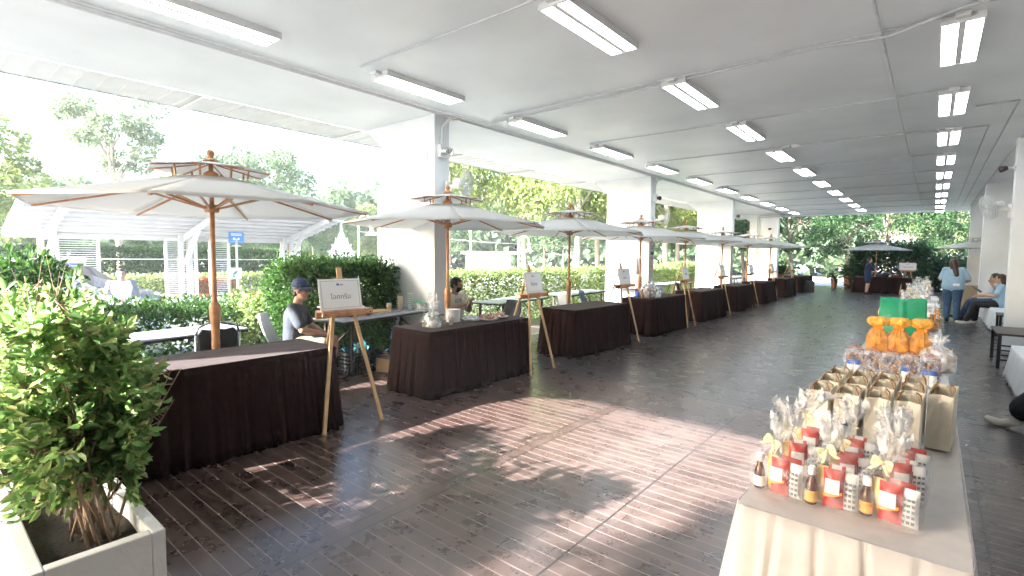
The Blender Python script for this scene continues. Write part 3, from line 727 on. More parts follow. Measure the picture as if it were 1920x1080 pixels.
def banquet_chair(label):
    t = thing('banquet_chair', label, 'chair', (0, 0, 0), 0)       # faces +Y, back at -Y
    f = MB()
    for s in (-1, 1):
        f.tube([(s * .20, .20, 0), (s * .19, .18, .43)], .011, 8)
        f.tube([(s * .21, -.27, 0), (s * .19, -.19, .45), (s * .19, -.22, .80)], .011, 8)
    f.tube([(-.19, -.22, .80), (-.17, -.225, .87), (-.10, -.23, .905), (0, -.23, .915), (.10, -.23, .905), (.17, -.225, .87), (.19, -.22, .80)], .011, 8)
    f.build('frame', M_['chrome'], t)
    MB().box(-.20, .20, -.19, .22, .43, .49).build('seat', M_['black'], t, bevel=.02)
    m = MB(); m.prism([(-.172, .46), (.172, .46), (.172, .80), (.14, .855), (.06, .84), (0, .85), (-.06, .84), (-.14, .855), (-.172, .80)], 'y', -.245, -.195); m.build('backrest', M_['black'], t, bevel=.012)
    return t
c = banquet_chair('black padded banquet chair with steel frame behind the nearest brown table'); c.location = (-5.55, 1.97, 0); c.rotation_euler.z = R(85)
def shell_chair(label, m, g=None):
    t = thing('shell_chair', label, 'chair', (0, 0, 0), 0, g)
    def f(u, v):
        x = (u * 2 - 1)
        if v < .5:
            q = v * 2; y = .22 - .40 * q; z = .44 - .02 * math.sin(math.pi * q) + .03 * x * x; w_ = .21
        else:
            q = (v - .5) * 2; y = -.18 - .10 * q - .05 * math.sin(q * 2) ; z = .44 + .40 * q; w_ = .21 - .05 * q * q; y += .05 * x * x
        return Vector((x * w_, y, z))
    MB().grid(f, 12, 24).build('shell', m, t, solid=.012)
    for sx in (-1, 1):
        for sy in (-1, 1):
            MB().tube([(sx * .15, sy * .13, .43), (sx * .21, sy * .20, 0)], .013, 8).build('leg', M_['pine'] if m is M_['greyshell'] else M_['dkmetal'], t)
    return t
for (x, y, rz, m, lb) in [(-5.62, 8.75, -20, 'greyshell', 'pale grey shell chair behind the third brown table'), (-5.75, 9.75, -40, 'navyshell', 'dark navy shell chair next to the pale grey one'),
                          (-5.35, 6.2, 175, 'bplastic', 'black chair behind the second easel'), (-5.4, 12.0, 175, 'navyshell', 'dark chair behind the fourth easel'), (-5.4, 14.4, -60, 'bplastic', 'black chair near the fifth umbrella')]:
    c = shell_chair(lb, M_[m]); c.location = (x, y, 0); c.rotation_euler.z = R(rz)
# ------------------------------------------------------------------ people
def fuse(mb, name, m, parent, voxel, smooth=5):
    """weld overlapping volumes into one continuous surface"""
    o = mb.build('tmp', m)
    md = o.modifiers.new('r', 'REMESH'); md.mode = 'VOXEL'; md.voxel_size = voxel; md.use_smooth_shade = True
    if smooth: s = o.modifiers.new('s', 'SMOOTH'); s.iterations = smooth; s.factor = .5
    bpy.context.view_layer.update()
    me = bpy.data.meshes.new_from_object(o.evaluated_get(bpy.context.evaluated_depsgraph_get()))
    old = o.data; bpy.data.objects.remove(o); bpy.data.meshes.remove(old)
    me.polygons.foreach_set('use_smooth', [True] * len(me.polygons))
    q = bpy.data.objects.new(name, me); col.objects.link(q); q.parent = parent
    return q
def lerp(a, b, t): return Vector(a).lerp(Vector(b), t)
def hand(mb, wr, d, nrm, curl, side, sc=1):
    """palm, four bent fingers and a thumb; d = pointing direction, nrm = palm side, side = thumb direction sign"""
    wr = Vector(wr); d = Vector(d).normalized(); nrm = Vector(nrm); nrm = (nrm - d * nrm.dot(d)).normalized(); s = d.cross(nrm) * side
    for k in range(4):
        o = (k - 1.5) * .019 * sc
        kn = wr + d * (.088 - .006 * abs(k - 1)) * sc - s * o
        mb.cap(wr - s * o * .6, .017 * sc, kn, .0125 * sc, 8)
        L = [.040, .046, .042, .033][k] * sc
        d1 = (d * math.cos(curl) + nrm * math.sin(curl)).normalized(); d2 = (d * math.cos(2 * curl) + nrm * math.sin(2 * curl)).normalized()
        p1 = kn + d1 * L; mb.cap(kn, .0105 * sc, p1, .0092 * sc, 8); mb.cap(p1, .0092 * sc, p1 + d2 * L * .8, .0075 * sc, 8)
    tb = wr + d * .03 * sc + s * .026 * sc; td = (d * .75 + s * .5 + nrm * .35).normalized()
    p1 = tb + td * .035 * sc; mb.cap(tb, .014 * sc, p1, .011 * sc, 8); mb.cap(p1, .011 * sc, p1 + (d * .9 + nrm * .45).normalized() * .03 * sc, .0085 * sc, 8)
def person(label, loc, rz, J, skin, shirt, pants, shoe, hair, sleeve=.55, longp=1.0, skirtlen=None, fem=False, voxel=.008, hands=((.5, 1), (.5, 1)), heavy=1.0, longhair=0, hairless=False, jacket=None, wide=.066):
    """J: joints in local axes, figure faces +Y, its right side is +X"""
    t = thing('person', label, 'person', loc, rz)
    J = {k: Vector(v) for k, v in J.items()}
    sw = .155 if fem else .175
    hip, ch, nk, hd = J['hip'], J['chest'], J['neck'], J['head']
    f = J['look'].normalized(); u = (hd - nk).normalized(); u = (u - f * u.dot(f)).normalized(); r = f.cross(u)
    B = Matrix((r, f, u)).transposed()
    b = MB()
    sr = (J['shR'] - J['shL']).normalized()
    def torso(mb, e):
        for s in (-.085, 0, .085):
            mb.cap(hip + sr * s, (.105 + e) * heavy, lerp(hip, ch, .5) + sr * s * .85, (.098 + e) * heavy, 14)
            mb.cap(lerp(hip, ch, .5) + sr * s * .85, (.098 + e) * heavy, ch + sr * s * 1.1, .100 + e, 14)
        for k in ('shL', 'shR'): mb.cap(ch + (nk - ch) * .35, .075 + e, J[k], .056 + e, 12)
    torso(b, 0)
    b.cap(lerp(ch, nk, .6), .062, lerp(nk, hd, .5), .054, 12)
    # head
    C = hd
    def E_(off, rad): b.ball(C + B @ Vector(off), rad, B, 14, 10)
    E_((0, -.012, .025), (.076, .094, .088)); E_((0, .022, -.045), (.060, .066, .068)); E_((0, .045, -.085), (.033, .036, .026))
    E_((0, .075, .028), (.05, .016, .012)); E_((0, .055, -.02), (.058, .03, .03))
    b.cap(C + B @ Vector((0, .082, .015)), .010, C + B @ Vector((0, .103, -.026)), .014, 8)
    for s in (-1, 1): E_((s * .079, -.005, -.005), (.010, .018, .029))
    E_((0, .080, -.060), (.022, .012, .008))
    for k, sd_ in (('L', -1), ('R', 1)):
        a, e, w_ = J['sh' + k], J['el' + k], J['wr' + k]
        b.cap(a, .050, e, .040, 12); b.cap(e, .041, lerp(e, w_, .35), .040, 12); b.cap(lerp(e, w_, .35), .040, w_, .026, 12)
        cu, si = hands[0 if k == 'L' else 1]
        hand(b, w_, J['hd' + k], J['hn' + k], cu, si)
        h2 = hip + sr * .09 * sd_; kn, an = J['kn' + k], J['an' + k]
        b.cap(h2, .088 * heavy, kn, .058, 14); b.cap(kn, .058, lerp(kn, an, .35), .056, 12); b.cap(lerp(kn, an, .35), .056, an, .036, 12)
        td = J['to' + k] - an; b.cap(an, .036, an + Vector((0, 0, -.045)), .034, 10)
    body = fuse(b, 'body', skin, t, voxel, 3)
    # shirt
    m = MB(); torso(m, .017)
    for k in ('L', 'R'):
        a, e, w_ = J['sh' + k], J['el' + k], J['wr' + k]
        if sleeve <= 1: m.cap(a, .070, lerp(a, e, sleeve), .066 if sleeve < 1 else .058, 12)
        else: m.cap(a, .070, e, .058, 12); m.cap(e, .058, lerp(e, w_, sleeve - 1), .045, 12)
    m.lathe([(.062, 0), (.066, .035)], lerp(ch, nk, .72), 14, 0, (nk - ch).to_track_quat('Z', 'Y').to_matrix())
    fuse(m, 'shirt', shirt, t, .012, 6)
    if jacket:
        m = MB()
        for k, s in (('L', -1), ('R', 1)):
            a, e, w_ = J['sh' + k], J['el' + k], J['wr' + k]
            m.cap(hip + sr * .13 * s - f * .01, .10, ch + sr * .13 * s - f * .01, .10, 12); m.cap(a, .08, e, .068, 12); m.cap(e, .068, lerp(e, w_, .8), .055, 12)
        m.cap(hip - f * .05, .11, ch - f * .05, .11, 12)
        fuse(m, 'overshirt', jacket, t, .014, 5)
    # trousers or skirt
    m = MB()
    for k, sd_ in (('L', -1), ('R', 1)):
        h2 = hip + sr * .09 * sd_; kn, an = J['kn' + k], J['an' + k]
        m.cap(hip + Vector((0, 0, .03)) + sr * .07 * sd_, .118 * heavy, h2, .112 * heavy, 14)
        if skirtlen: m.cap(h2, .112, lerp(h2, kn, skirtlen), .098, 14)
        elif longp < 1: m.cap(h2, .108 * heavy, lerp(h2, kn, longp), .088, 14)
        else: m.cap(h2, .108 * heavy, kn, .078, 14); m.cap(kn, max(.078, wide * .95), lerp(kn, an, .97 if wide < .1 else .80), wide, 12)
    if skirtlen: m.cap(hip, .13, lerp(hip, (J['knL'] + J['knR']) / 2, skirtlen), .12, 14)
    fuse(m, 'skirt' if skirtlen else 'trousers', pants, t, .012, 5)
    for k in ('L', 'R'):
        an, to = J['an' + k], J['to' + k]; m = MB(); d = (to - an); d.normalize()
        sole = an + Vector((0, 0, -.055)); m.cap(sole - d * .035, .04, sole + d * .10, .04, 12); m.cap(sole + d * .10, .04, to, .033, 12); m.cap(an + Vector((0, 0, -.02)), .045, sole, .043, 10)
        fuse(m, 'shoe', shoe, t, .009, 2)
    if not hairless:
        m = MB()
        m.ball(C + B @ Vector((0, -.020, .034)), (.083, .098, .090), B, 18, 12)
        if fem or longhair:
            m.ball(C + B @ Vector((0, -.045, -.01)), (.082, .075, .10), B, 14, 10)
            for s in (-1, 1): m.cap(C + B @ Vector((s * .065, -.02, .04)), .03, C + B @ Vector((s * .075, -.03, -.10 - longhair * .5)), .026, 10)
            if longhair: m.cap(C + B @ Vector((0, -.07, 0)), .07, C + B @ Vector((0, -.10, -.16 - longhair)), .05, 12)
        else:
            m.ball(C + B @ Vector((0, -.05, -.03)), (.07, .05, .05), B, 12, 8)
        h = fuse(m, 'hair', hair, t, .009, 3)
        # cut the hair away from the face
        bm = bmesh.new(); bm.from_mesh(h.data); Bi = B.transposed()
        kill = [fc for fc in bm.faces if (lambda q: q.y > .035 and q.z < .075 and abs(q.x) < .085)(Bi @ (fc.calc_center_median() - C))]
        bmesh.ops.delete(bm, geom=kill, context='FACES'); bm.to_mesh(h.data); bm.free()
    for s in (-1, 1):
        m = MB(); m.ball(C + B @ Vector((s * .031, .081, .010)), (.014, .008, .007), B, 10, 6); m.build('eye', M_['eye'], t)
        m = MB(); m.bar(C + B @ Vector((s * .014, .090, .032)), C + B @ Vector((s * .048, .078, .034)), .006, .006); m.build('eyebrow', M_['hair'], t)
    m = MB(); m.ball(C + B @ Vector((0, .088, -.060)), (.024, .008, .007), B, 10, 6); m.build('mouth', M_['lip'], t)
    t['_C'] = 0; del t['_C']
    return t, C, B
# seated vendor in a navy cap
J = dict(hip=(0, 0, .50), chest=(0, .03, .84), neck=(0, .06, .985), head=(0, .10, 1.125), look=(.28, 1, -.05), shL=(-.185, .04, .93), shR=(.185, .04, .93),
         elL=(-.21, .17, .68), elR=(.235, .15, .68), wrL=(-.05, .37, .585), wrR=(.055, .375, .60), hdL=(.6, .75, -.3), hdR=(-.55, .8, -.3), hnL=(.2, 0, -1), hnR=(-.2, 0, -1),
         knL=(-.14, .46, .50), knR=(.22, .44, .50), anL=(-.13, .43, .10), anR=(.25, .38, .10), toL=(-.14, .60, .03), toR=(.28, .55, .03))
t, C, B = person('seated man in a navy cap and grey polo shirt, hands on his lap', (-5.98, 3.03, 0), R(-38), J, M_['skin'], M_['polo'], M_['khaki'], M_['dshoe'], M_['hair'], sleeve=.75, longp=.85, voxel=.006, hands=((.7, 1), (.7, -1)))
m = MB()
m.lathe([(.086, 0), (.090, .02), (.088, .05), (.076, .085), (.05, .108), (.02, .118), (.002, .119)], (0, 0, 0), 24)
def brim(u, v):
    a = R(-75 + 150 * u); r_ = .086 + .085 * v * math.cos(a) ** .7 if math.cos(a) > 0 else .086
    return Vector((r_ * math.sin(a), r_ * math.cos(a) * 1.0 + .0, .012 - .030 * v * v - .012 * math.sin(a) ** 2))
m.grid(brim, 20, 5)
for i in range(len(m.v)): 
    q = C + B @ (Vector((m.v[i][0] * .98, m.v[i][1] * 1.13 - .01, m.v[i][2] + .046))); m.v[i] = tuple(q)
m.build('cap', M_['capblue'], t, solid=.004)
m = MB()
for s in (-1, 1): m.tube([C + B @ Vector((s * (.031 + .02 * math.cos(a)), .096 - .004 * abs(s), .008 + .017 * math.sin(a))) for a in [2 * math.pi * i / 14 for i in range(15)]], .0016, 5); m.tube([C + B @ Vector((s * .051, .094, .012)), C + B @ Vector((s * .082, .0, .012))], .0016, 5)
m.tube([C + B @ Vector((-.011, .098, .01)), C + B @ Vector((.011, .098, .01))], .0016, 5)
m.build('glasses', M_['dkmetal'], t)
m = MB(); wL = Vector(J['wrL']); m.lathe([(.031, -.008), (.033, 0), (.031, .008)], wL - Vector((.12, .14, -.07)).normalized() * .03, 14, 0, Vector((-.16, -.2, .095)).to_track_quat('Z', 'Y').to_matrix(), cap=False); m.build('wristwatch', M_['dkmetal'], t)
ch = shell_chair('pale grey chair under the seated man in the navy cap', M_['greyshell']); ch.location = (-6.0, 3.0, 0); ch.rotation_euler.z = R(-38); ch.scale = (1.05, 1.05, 1.02)
# masked vendor with a phone
J2 = dict(hip=(0, 0, .48), chest=(0, .03, .82), neck=(0, .06, .96), head=(0, .10, 1.10), look=(-.5, 1, -.35), shL=(-.19, .03, .91), shR=(.19, .03, .91),
          elL=(-.28, .10, .66), elR=(.26, .10, .66), wrL=(-.12, .30, .80), wrR=(.07, .29, .78), hdL=(.25, .7, .5), hdR=(-.75, .5, .2), hnL=(.6, -.3, .6), hnR=(-.1, -.3, 1),
          knL=(-.16, .45, .48), knR=(.16, .45, .48), anL=(-.14, .42, .10), anR=(.15, .42, .10), toL=(-.15, .58, .03), toR=(.16, .58, .03))
t, C, B = person('seated vendor in a cream t-shirt and black face mask looking at a phone', (-6.02, 5.74, 0), R(-92), J2, M_['skin'], M_['creamtee'], M_['blacktr'], M_['dshoe'], M_['hair'], sleeve=.85, voxel=.006, hands=((.9, 1), (.8, -1)), heavy=1.08)
m = MB()
m.grid(lambda u, v: C + B @ Vector((.070 * math.sin((u - .5) * 2.6), .112 * math.cos((u - .5) * 2.0) - .012 - .02 * abs(v - .4) * 2 * math.cos((u - .5) * 3), -.012 - .085 * v)), 16, 8)
m.build('face_mask', M_['black'], t, solid=.003)
tx = text_mesh('RDE', .085, t, M_['ink'], (0, 0, 0)); tx.location = (0.015, .166, .845); tx.rotation_euler = (R(8), 0, R(90)); tx.name = 'shirt_print'
tx = text_mesh('ris', .06, t, M_['ink'], (0, 0, 0)); tx.location = (0.02, .162, .70); tx.rotation_euler = (R(0), 0, R(90)); tx.name = 'shirt_print'
ph = MB().box(-.036, .036, -.0045, .0045, 0, .15).build('phone', M_['bplastic'], bevel=.004); ph.location = Matrix.Rotation(R(-92), 4, 'Z') @ Vector((-.09, .39, .82)) + Vector((-6.02, 5.74, 0)); ph.rotation_euler = (R(50), R(-35), R(-82))
tag(ph, 'dark phone held up by the masked vendor', 'phone')
ch = shell_chair('dark chair under the masked vendor', M_['navyshell']); ch.location = (-6.04, 5.74, 0); ch.rotation_euler.z = R(-92)
def stand(**k):
    d = dict(hip=(0, 0, .90), chest=(0, .01, 1.24), neck=(0, .02, 1.38), head=(0, .04, 1.50), look=(0, 1, 0), shL=(-.17, 0, 1.32), shR=(.17, 0, 1.32), elL=(-.22, -.03, 1.05), elR=(.22, -.03, 1.05),
             wrL=(-.22, .05, .82), wrR=(.22, .05, .82), hdL=(0, .2, -1), hdR=(0, .2, -1), hnL=(1, 0, 0), hnR=(-1, 0, 0), knL=(-.09, .02, .48), knR=(.09, .02, .48), anL=(-.09, -.02, .085), anR=(.09, -.02, .085), toL=(-.11, .15, .03), toR=(.11, .15, .03)); d.update(k); return d
# woman in light blue walking away along the gift tables
t, C, B = person('woman in a light blue shirt and jeans seen from behind beside the gift tables', (.42, 17.3, 0), R(-12), stand(head=(-.02, .04, 1.47), look=(-.3, 1, -.3), elR=(.30, .06, 1.06), wrR=(.24, .24, 1.02), hdR=(-.5, .8, 0), elL=(-.27, .05, 1.06), wrL=(-.22, .24, .99), knL=(-.10, .05, .47), knR=(.10, .0, .48), anR=(.11, -.08, .085)),
       M_['skin'], M_['lblue'], M_['denim'], M_['dshoe'], M_['hairbrown'], sleeve=.8, fem=True, voxel=.009, heavy=1.28, longhair=.16)
MB().box(.04, .17, -.18, -.165, .93, .99).build('back_pocket', M_['paper'], t, bevel=.004).rotation_euler = (R(4), 0, 0)
# woman in navy suit with a microphone
t, C, B = person('woman in a navy skirt suit standing with a microphone by the dark table', (-2.2, 27.2, 0), R(-75), stand(hip=(0, 0, .92), head=(0, .04, 1.50), look=(.25, 1, -.05), elR=(.20, .12, 1.10), wrR=(.05, .22, 1.27), hdR=(-.2, .3, 1), hnR=(-.6, .6, 0), elL=(-.20, .10, 1.08), wrL=(-.04, .26, 1.10), hdL=(.8, .3, .1), hnL=(0, .3, 1)),
       M_['skinpale'], M_['navy'], M_['navy'], M_['dshoe'], M_['hair'], sleeve=1.85, skirtlen=.78, fem=True, voxel=.009)
mc = MB().tube([(0, 0, -.10), (0, 0, .05)], [.010, .014], 10).ball((0, 0, .07), .024, n=12, m=8).build('microphone', M_['bplastic']); mc.location = Matrix.Rotation(R(-75), 4, 'Z') @ Vector((.03, .27, 1.38)) + Vector((-2.2, 27.2, 0))
tag(mc, 'black microphone in the hand of the woman in navy', 'microphone')
# seated women on the right
def sit(**k):
    d = dict(hip=(0, 0, .52), chest=(0, .02, .86), neck=(0, .03, 1.0), head=(0, .07, 1.13), look=(0, 1, -.15), shL=(-.16, .02, .95), shR=(.16, .02, .95), elL=(-.20, .12, .72), elR=(.20, .12, .72), wrL=(-.10, .34, .66), wrR=(.10, .34, .66),
             hdL=(.2, 1, -.1), hdR=(-.2, 1, -.1), hnL=(.3, 0, -1), hnR=(-.3, 0, -1), knL=(-.09, .48, .50), knR=(.11, .48, .50), anL=(-.10, .46, .10), anR=(.12, .50, .10), toL=(-.11, .62, .03), toR=(.14, .66, .03)); d.update(k); return d
person('seated woman in light blue top and black trousers holding a dark folder', (1.32, 16.75, 0), R(80), sit(elR=(.22, .10, .78), wrR=(.10, .22, .98), hdR=(-.3, .3, .9), wrL=(-.10, .36, .74), look=(-.05, 1, -.2), anL=(-.1, .62, .10), toL=(-.1, .80, .04)), M_['skinpale'], M_['lblue'], M_['blacktr'], M_['shoe'], M_['hairbrown'], sleeve=.7, fem=True, voxel=.009, longhair=.06)
fo_ = MB().box(-.15, .15, -.004, .004, 0, .22).build('folder', M_['bplastic']); fo_.location = (.93, 16.72, .80); fo_.rotation_euler = (R(-50), 0, R(80)); tag(fo_, 'dark folder open in the hands of the seated woman', 'folder')
person('seated woman in jeans and dark shoes, mostly hidden behind the woman in black trousers', (1.28, 17.55, 0), R(88), sit(knL=(-.10, .50, .52), anL=(-.10, .66, .14), toL=(-.1, .86, .12), anR=(.10, .60, .10), toR=(.1, .78, .03), look=(0, 1, -.25)), M_['skinpale'], M_['lblue'], M_['denim'], M_['dshoe'], M_['hair'], sleeve=.9, fem=True, voxel=.01, longhair=.05)
# person at the right edge of the picture: one leg in black trousers and a pale sneaker
person('seated person at the right edge, black trouser leg and off white sneaker', (1.42, 6.42, 0), R(84), sit(hip=(0, 0, .56), knR=(.10, .42, .56), anR=(.18, .78, .115), toR=(.19, .96, .05), knL=(-.08, .45, .56), anL=(-.10, .40, .10), toL=(-.10, .56, .03), hdL=(.2, 1, 0)), M_['skinpale'], M_['whitesh'], M_['blacktr'], M_['shoe'], M_['hair'], sleeve=.9, voxel=.008, wide=.12)
# man outside between the cars
t, C, B = person('man in a pale overshirt standing between the cars outside', (-13.0, 2.93, G), R(-75), stand(look=(0, 1, .05), elL=(-.24, .02, 1.06), wrL=(-.20, .18, .93), elR=(.24, .04, 1.06), wrR=(.10, .24, 1.0), hdR=(-.8, .4, 0), hnR=(0, -.5, -.8)), M_['skinpale'], M_['whitesh'], M_['blacktr'], M_['dshoe'], M_['hair'], sleeve=.9, voxel=.01, jacket=M_['plaid'])
t.rotation_euler.z = R(-102); t.scale = (1.03,) * 3

# ------------------------------------------------------------------ benches, low tables on the right
def bench(label, x, y, hy, hx=.22):
    t = thing('covered_bench', label, 'bench', (x, y, 0), 0, 'benches under white covers')
    top_mesh(hx, hy, .455).box(-hx, hx, -hy, hy, .42, .45).build('seat', M_['wcloth'], t)
    skirt_mesh(hx + .002, hy + .002, .456, .10, .022, .05, int(y * 10), hang=.04).build('skirt', M_['wcloth'], t, solid=.003)
bench('white covered bench at the right edge, nearest the camera', 1.12, 8.6, .85, .26)
bench('white covered bench beneath the two seated women', 1.36, 16.6, 1.5, .26)
bench('white covered bench beneath the person at the right edge', 1.48, 6.3, .6, .26)
def lowtable(label, x, y, hx, hy, h):
    t = thing('low_table', label, 'low table', (x, y, 0), 0, 'dark low tables on the right')
    MB().box(-hx, hx, -hy, hy, h - .03, h).build('tabletop', M_['dkmetal'], t, bevel=.004)
    for sx in (-1, 1):
        for sy in (-1, 1): MB().box(sx * (hx - .03) - .02, sx * (hx - .03) + .02, sy * (hy - .03) - .02, sy * (hy - .03) + .02, 0, h - .03).build('leg', M_['bplastic'], t)
    m = MB()
    for k in range(4): m.box(-hx + .055, hx - .055, -hy + .02, -hy + .04, .12 + k * .07, .14 + k * .07)
    m.build('slat', M_['bplastic'], t)
lowtable('dark low table with steel legs in front of the right column', 1.2, 10.75, .43, .55, .52)
lowtable('smaller dark stool table beyond the right column, beside the white bench', 1.35, 14.2, .3, .35, .50)
m = thing('handbag', 'black bag lying on the tan table at the far right', 'bag', (1.35, 21.75, .765))
MB().ball((0, 0, .10), (.16, .10, .11), n=16, m=10).build('bag_body', M_['black'], m); MB().tube([(.1 * math.cos(a), 0, .17 + .1 * math.sin(a)) for a in [math.pi * i / 8 for i in range(9)]], .008, 6).build('handle', M_['black'], m)
# ------------------------------------------------------------------ leaves
def leaf_mesh(name, P, D, L, W, m, parent=None, loc=None, fold=.25, n6=False):
    """P base points, D directions; every leaf is a small folded blade"""
    P = np.asarray(P, float); D = np.asarray(D, float); n = len(P)
    D = D / np.linalg.norm(D, axis=1, keepdims=True)
    Q = rng.normal(size=(n, 3)); S = np.cross(D, Q); S /= np.linalg.norm(S, axis=1, keepdims=True); N = np.cross(S, D)
    l = np.broadcast_to(np.asarray(L, float), (n,)).reshape(-1, 1) * rng.uniform(.75, 1.25, (n, 1)); w = np.broadcast_to(np.asarray(W, float), (n,)).reshape(-1, 1) * rng.uniform(.8, 1.2, (n, 1))
    if n6:
        V = np.stack([P, P + D * l * .35 + S * w * .5 + N * w * fold, P + D * l * .7 + S * w * .42 + N * w * fold * .8, P + D * l - N * l * .12, P + D * l * .7 - S * w * .42 + N * w * fold * .8, P + D * l * .35 - S * w * .5 + N * w * fold], 1)
        k = 6; F = np.array([[0, 1, 2, 3], [0, 3, 4, 5]])
    else:
        V = np.stack([P, P + D * l * .5 + S * w * .5 + N * w * fold, P + D * l, P + D * l * .5 - S * w * .5 + N * w * fold], 1); k = 4; F = np.array([[0, 1, 2, 3]])
    me = bpy.data.meshes.new(name); nv = n * k; nf = n * len(F)
    me.vertices.add(nv); me.vertices.foreach_set('co', V.reshape(-1))
    idx = (np.arange(n)[:, None, None] * k + F[None]).reshape(-1)
    me.loops.add(nf * 4); me.loops.foreach_set('vertex_index', idx.astype(np.int32))
    me.polygons.add(nf); me.polygons.foreach_set('loop_start', (np.arange(nf) * 4).astype(np.int32)); me.polygons.foreach_set('loop_total', np.full(nf, 4, np.int32))
    me.polygons.foreach_set('use_smooth', np.full(nf, n6)); me.update(); me.validate(); me.materials.append(m)
    o = bpy.data.objects.new(name, me); col.objects.link(o)
    if parent: o.parent = parent
    if loc is not None: o.location = loc
    return o
def rdir(n, up=0.0):
    d = rng.normal(size=(n, 3)); d[:, 2] += up; return d / np.linalg.norm(d, axis=1, keepdims=True)

# ------------------------------------------------------------------ gift bags on the first cream table
TZ = .766
def crinkle(r0, hx, hy, h, tuft, seed, n=40, prof=None):
    r_ = random.Random(seed); ph = [r_.uniform(0, 6.28) for _ in range(6)]
    prof = prof or [(0, 1.0, 0), (.02, 1.03, .01), (.35, 1.06, .02), (.65, 1.0, .04), (.82, .80, .08), (.94, .42, .16), (1.0, .14, .3), (1.03, .13, .3), (1.10, .26, .45), (1.22, .40, .5), (1.0 + tuft / h, .52, .55)]
    m = MB(); vs = []
    for (t, sc, cr) in prof:
        for j in range(n):
            a = 2 * math.pi * j / n; c_, s_ = math.cos(a), math.sin(a)
            q = (abs(c_) ** 5 + abs(s_) ** 5) ** (-.2) if t < .8 else 1
            k = 1 + cr * (.5 * math.sin(7 * a + ph[0]) + .35 * math.sin(13 * a + ph[1] + 3 * t) + .25 * math.sin(19 * a + ph[2]))
            z = h * t + (tuft * .35 * math.sin(5 * a + ph[3]) * (t > 1.15))
            vs.append((hx * sc * q * c_ * k, hy * sc * q * s_ * k, z))
    k_ = len(prof)
    m.add(vs, [(i * n + j, i * n + (j + 1) % n, (i + 1) * n + (j + 1) % n, (i + 1) * n + j) for i in range(k_ - 1) for j in range(n)], 0, True)
    return m
def bow(m, c, s, rot=0):
    Mr = Matrix.Rotation(rot, 3, 'Y')
    c = Vector(c)
    for k in (-1, 1):
        m.grid(lambda u, v: c + Mr @ Vector((k * s * (math.sin(math.pi * u) * .9 + .05), -.012 - s * .5 * u * (1 - u) * 2, s * .55 * math.sin(2 * math.pi * u) * .6 + (v - .5) * s * .55)), 10, 3)
        m.grid(lambda u, v: c + Mr @ Vector((k * s * (.1 + .75 * u) + (v - .5) * s * .4, -.014 - .01 * u, -s * 1.0 * u)), 6, 2)
    m.ball(c + Vector((0, -.014, 0)), s * .2, n=10, m=6)
def pouch(m, x, y, z0, w_, d, h, mi=0):
    m.grid(lambda u, v: Vector((x + w_ * (u - .5) * (1 - .05 * math.sin(math.pi * v)), y - d * math.sin(math.pi * v) ** .6 * math.sin(math.pi * u) ** .5 * .5, z0 + h * v)), 10, 10, mi)
    m.grid(lambda u, v: Vector((x - w_ * (u - .5) * (1 - .05 * math.sin(math.pi * v)), y + d * math.sin(math.pi * v) ** .6 * math.sin(math.pi * u) ** .5 * .5, z0 + h * v)), 10, 10, mi)
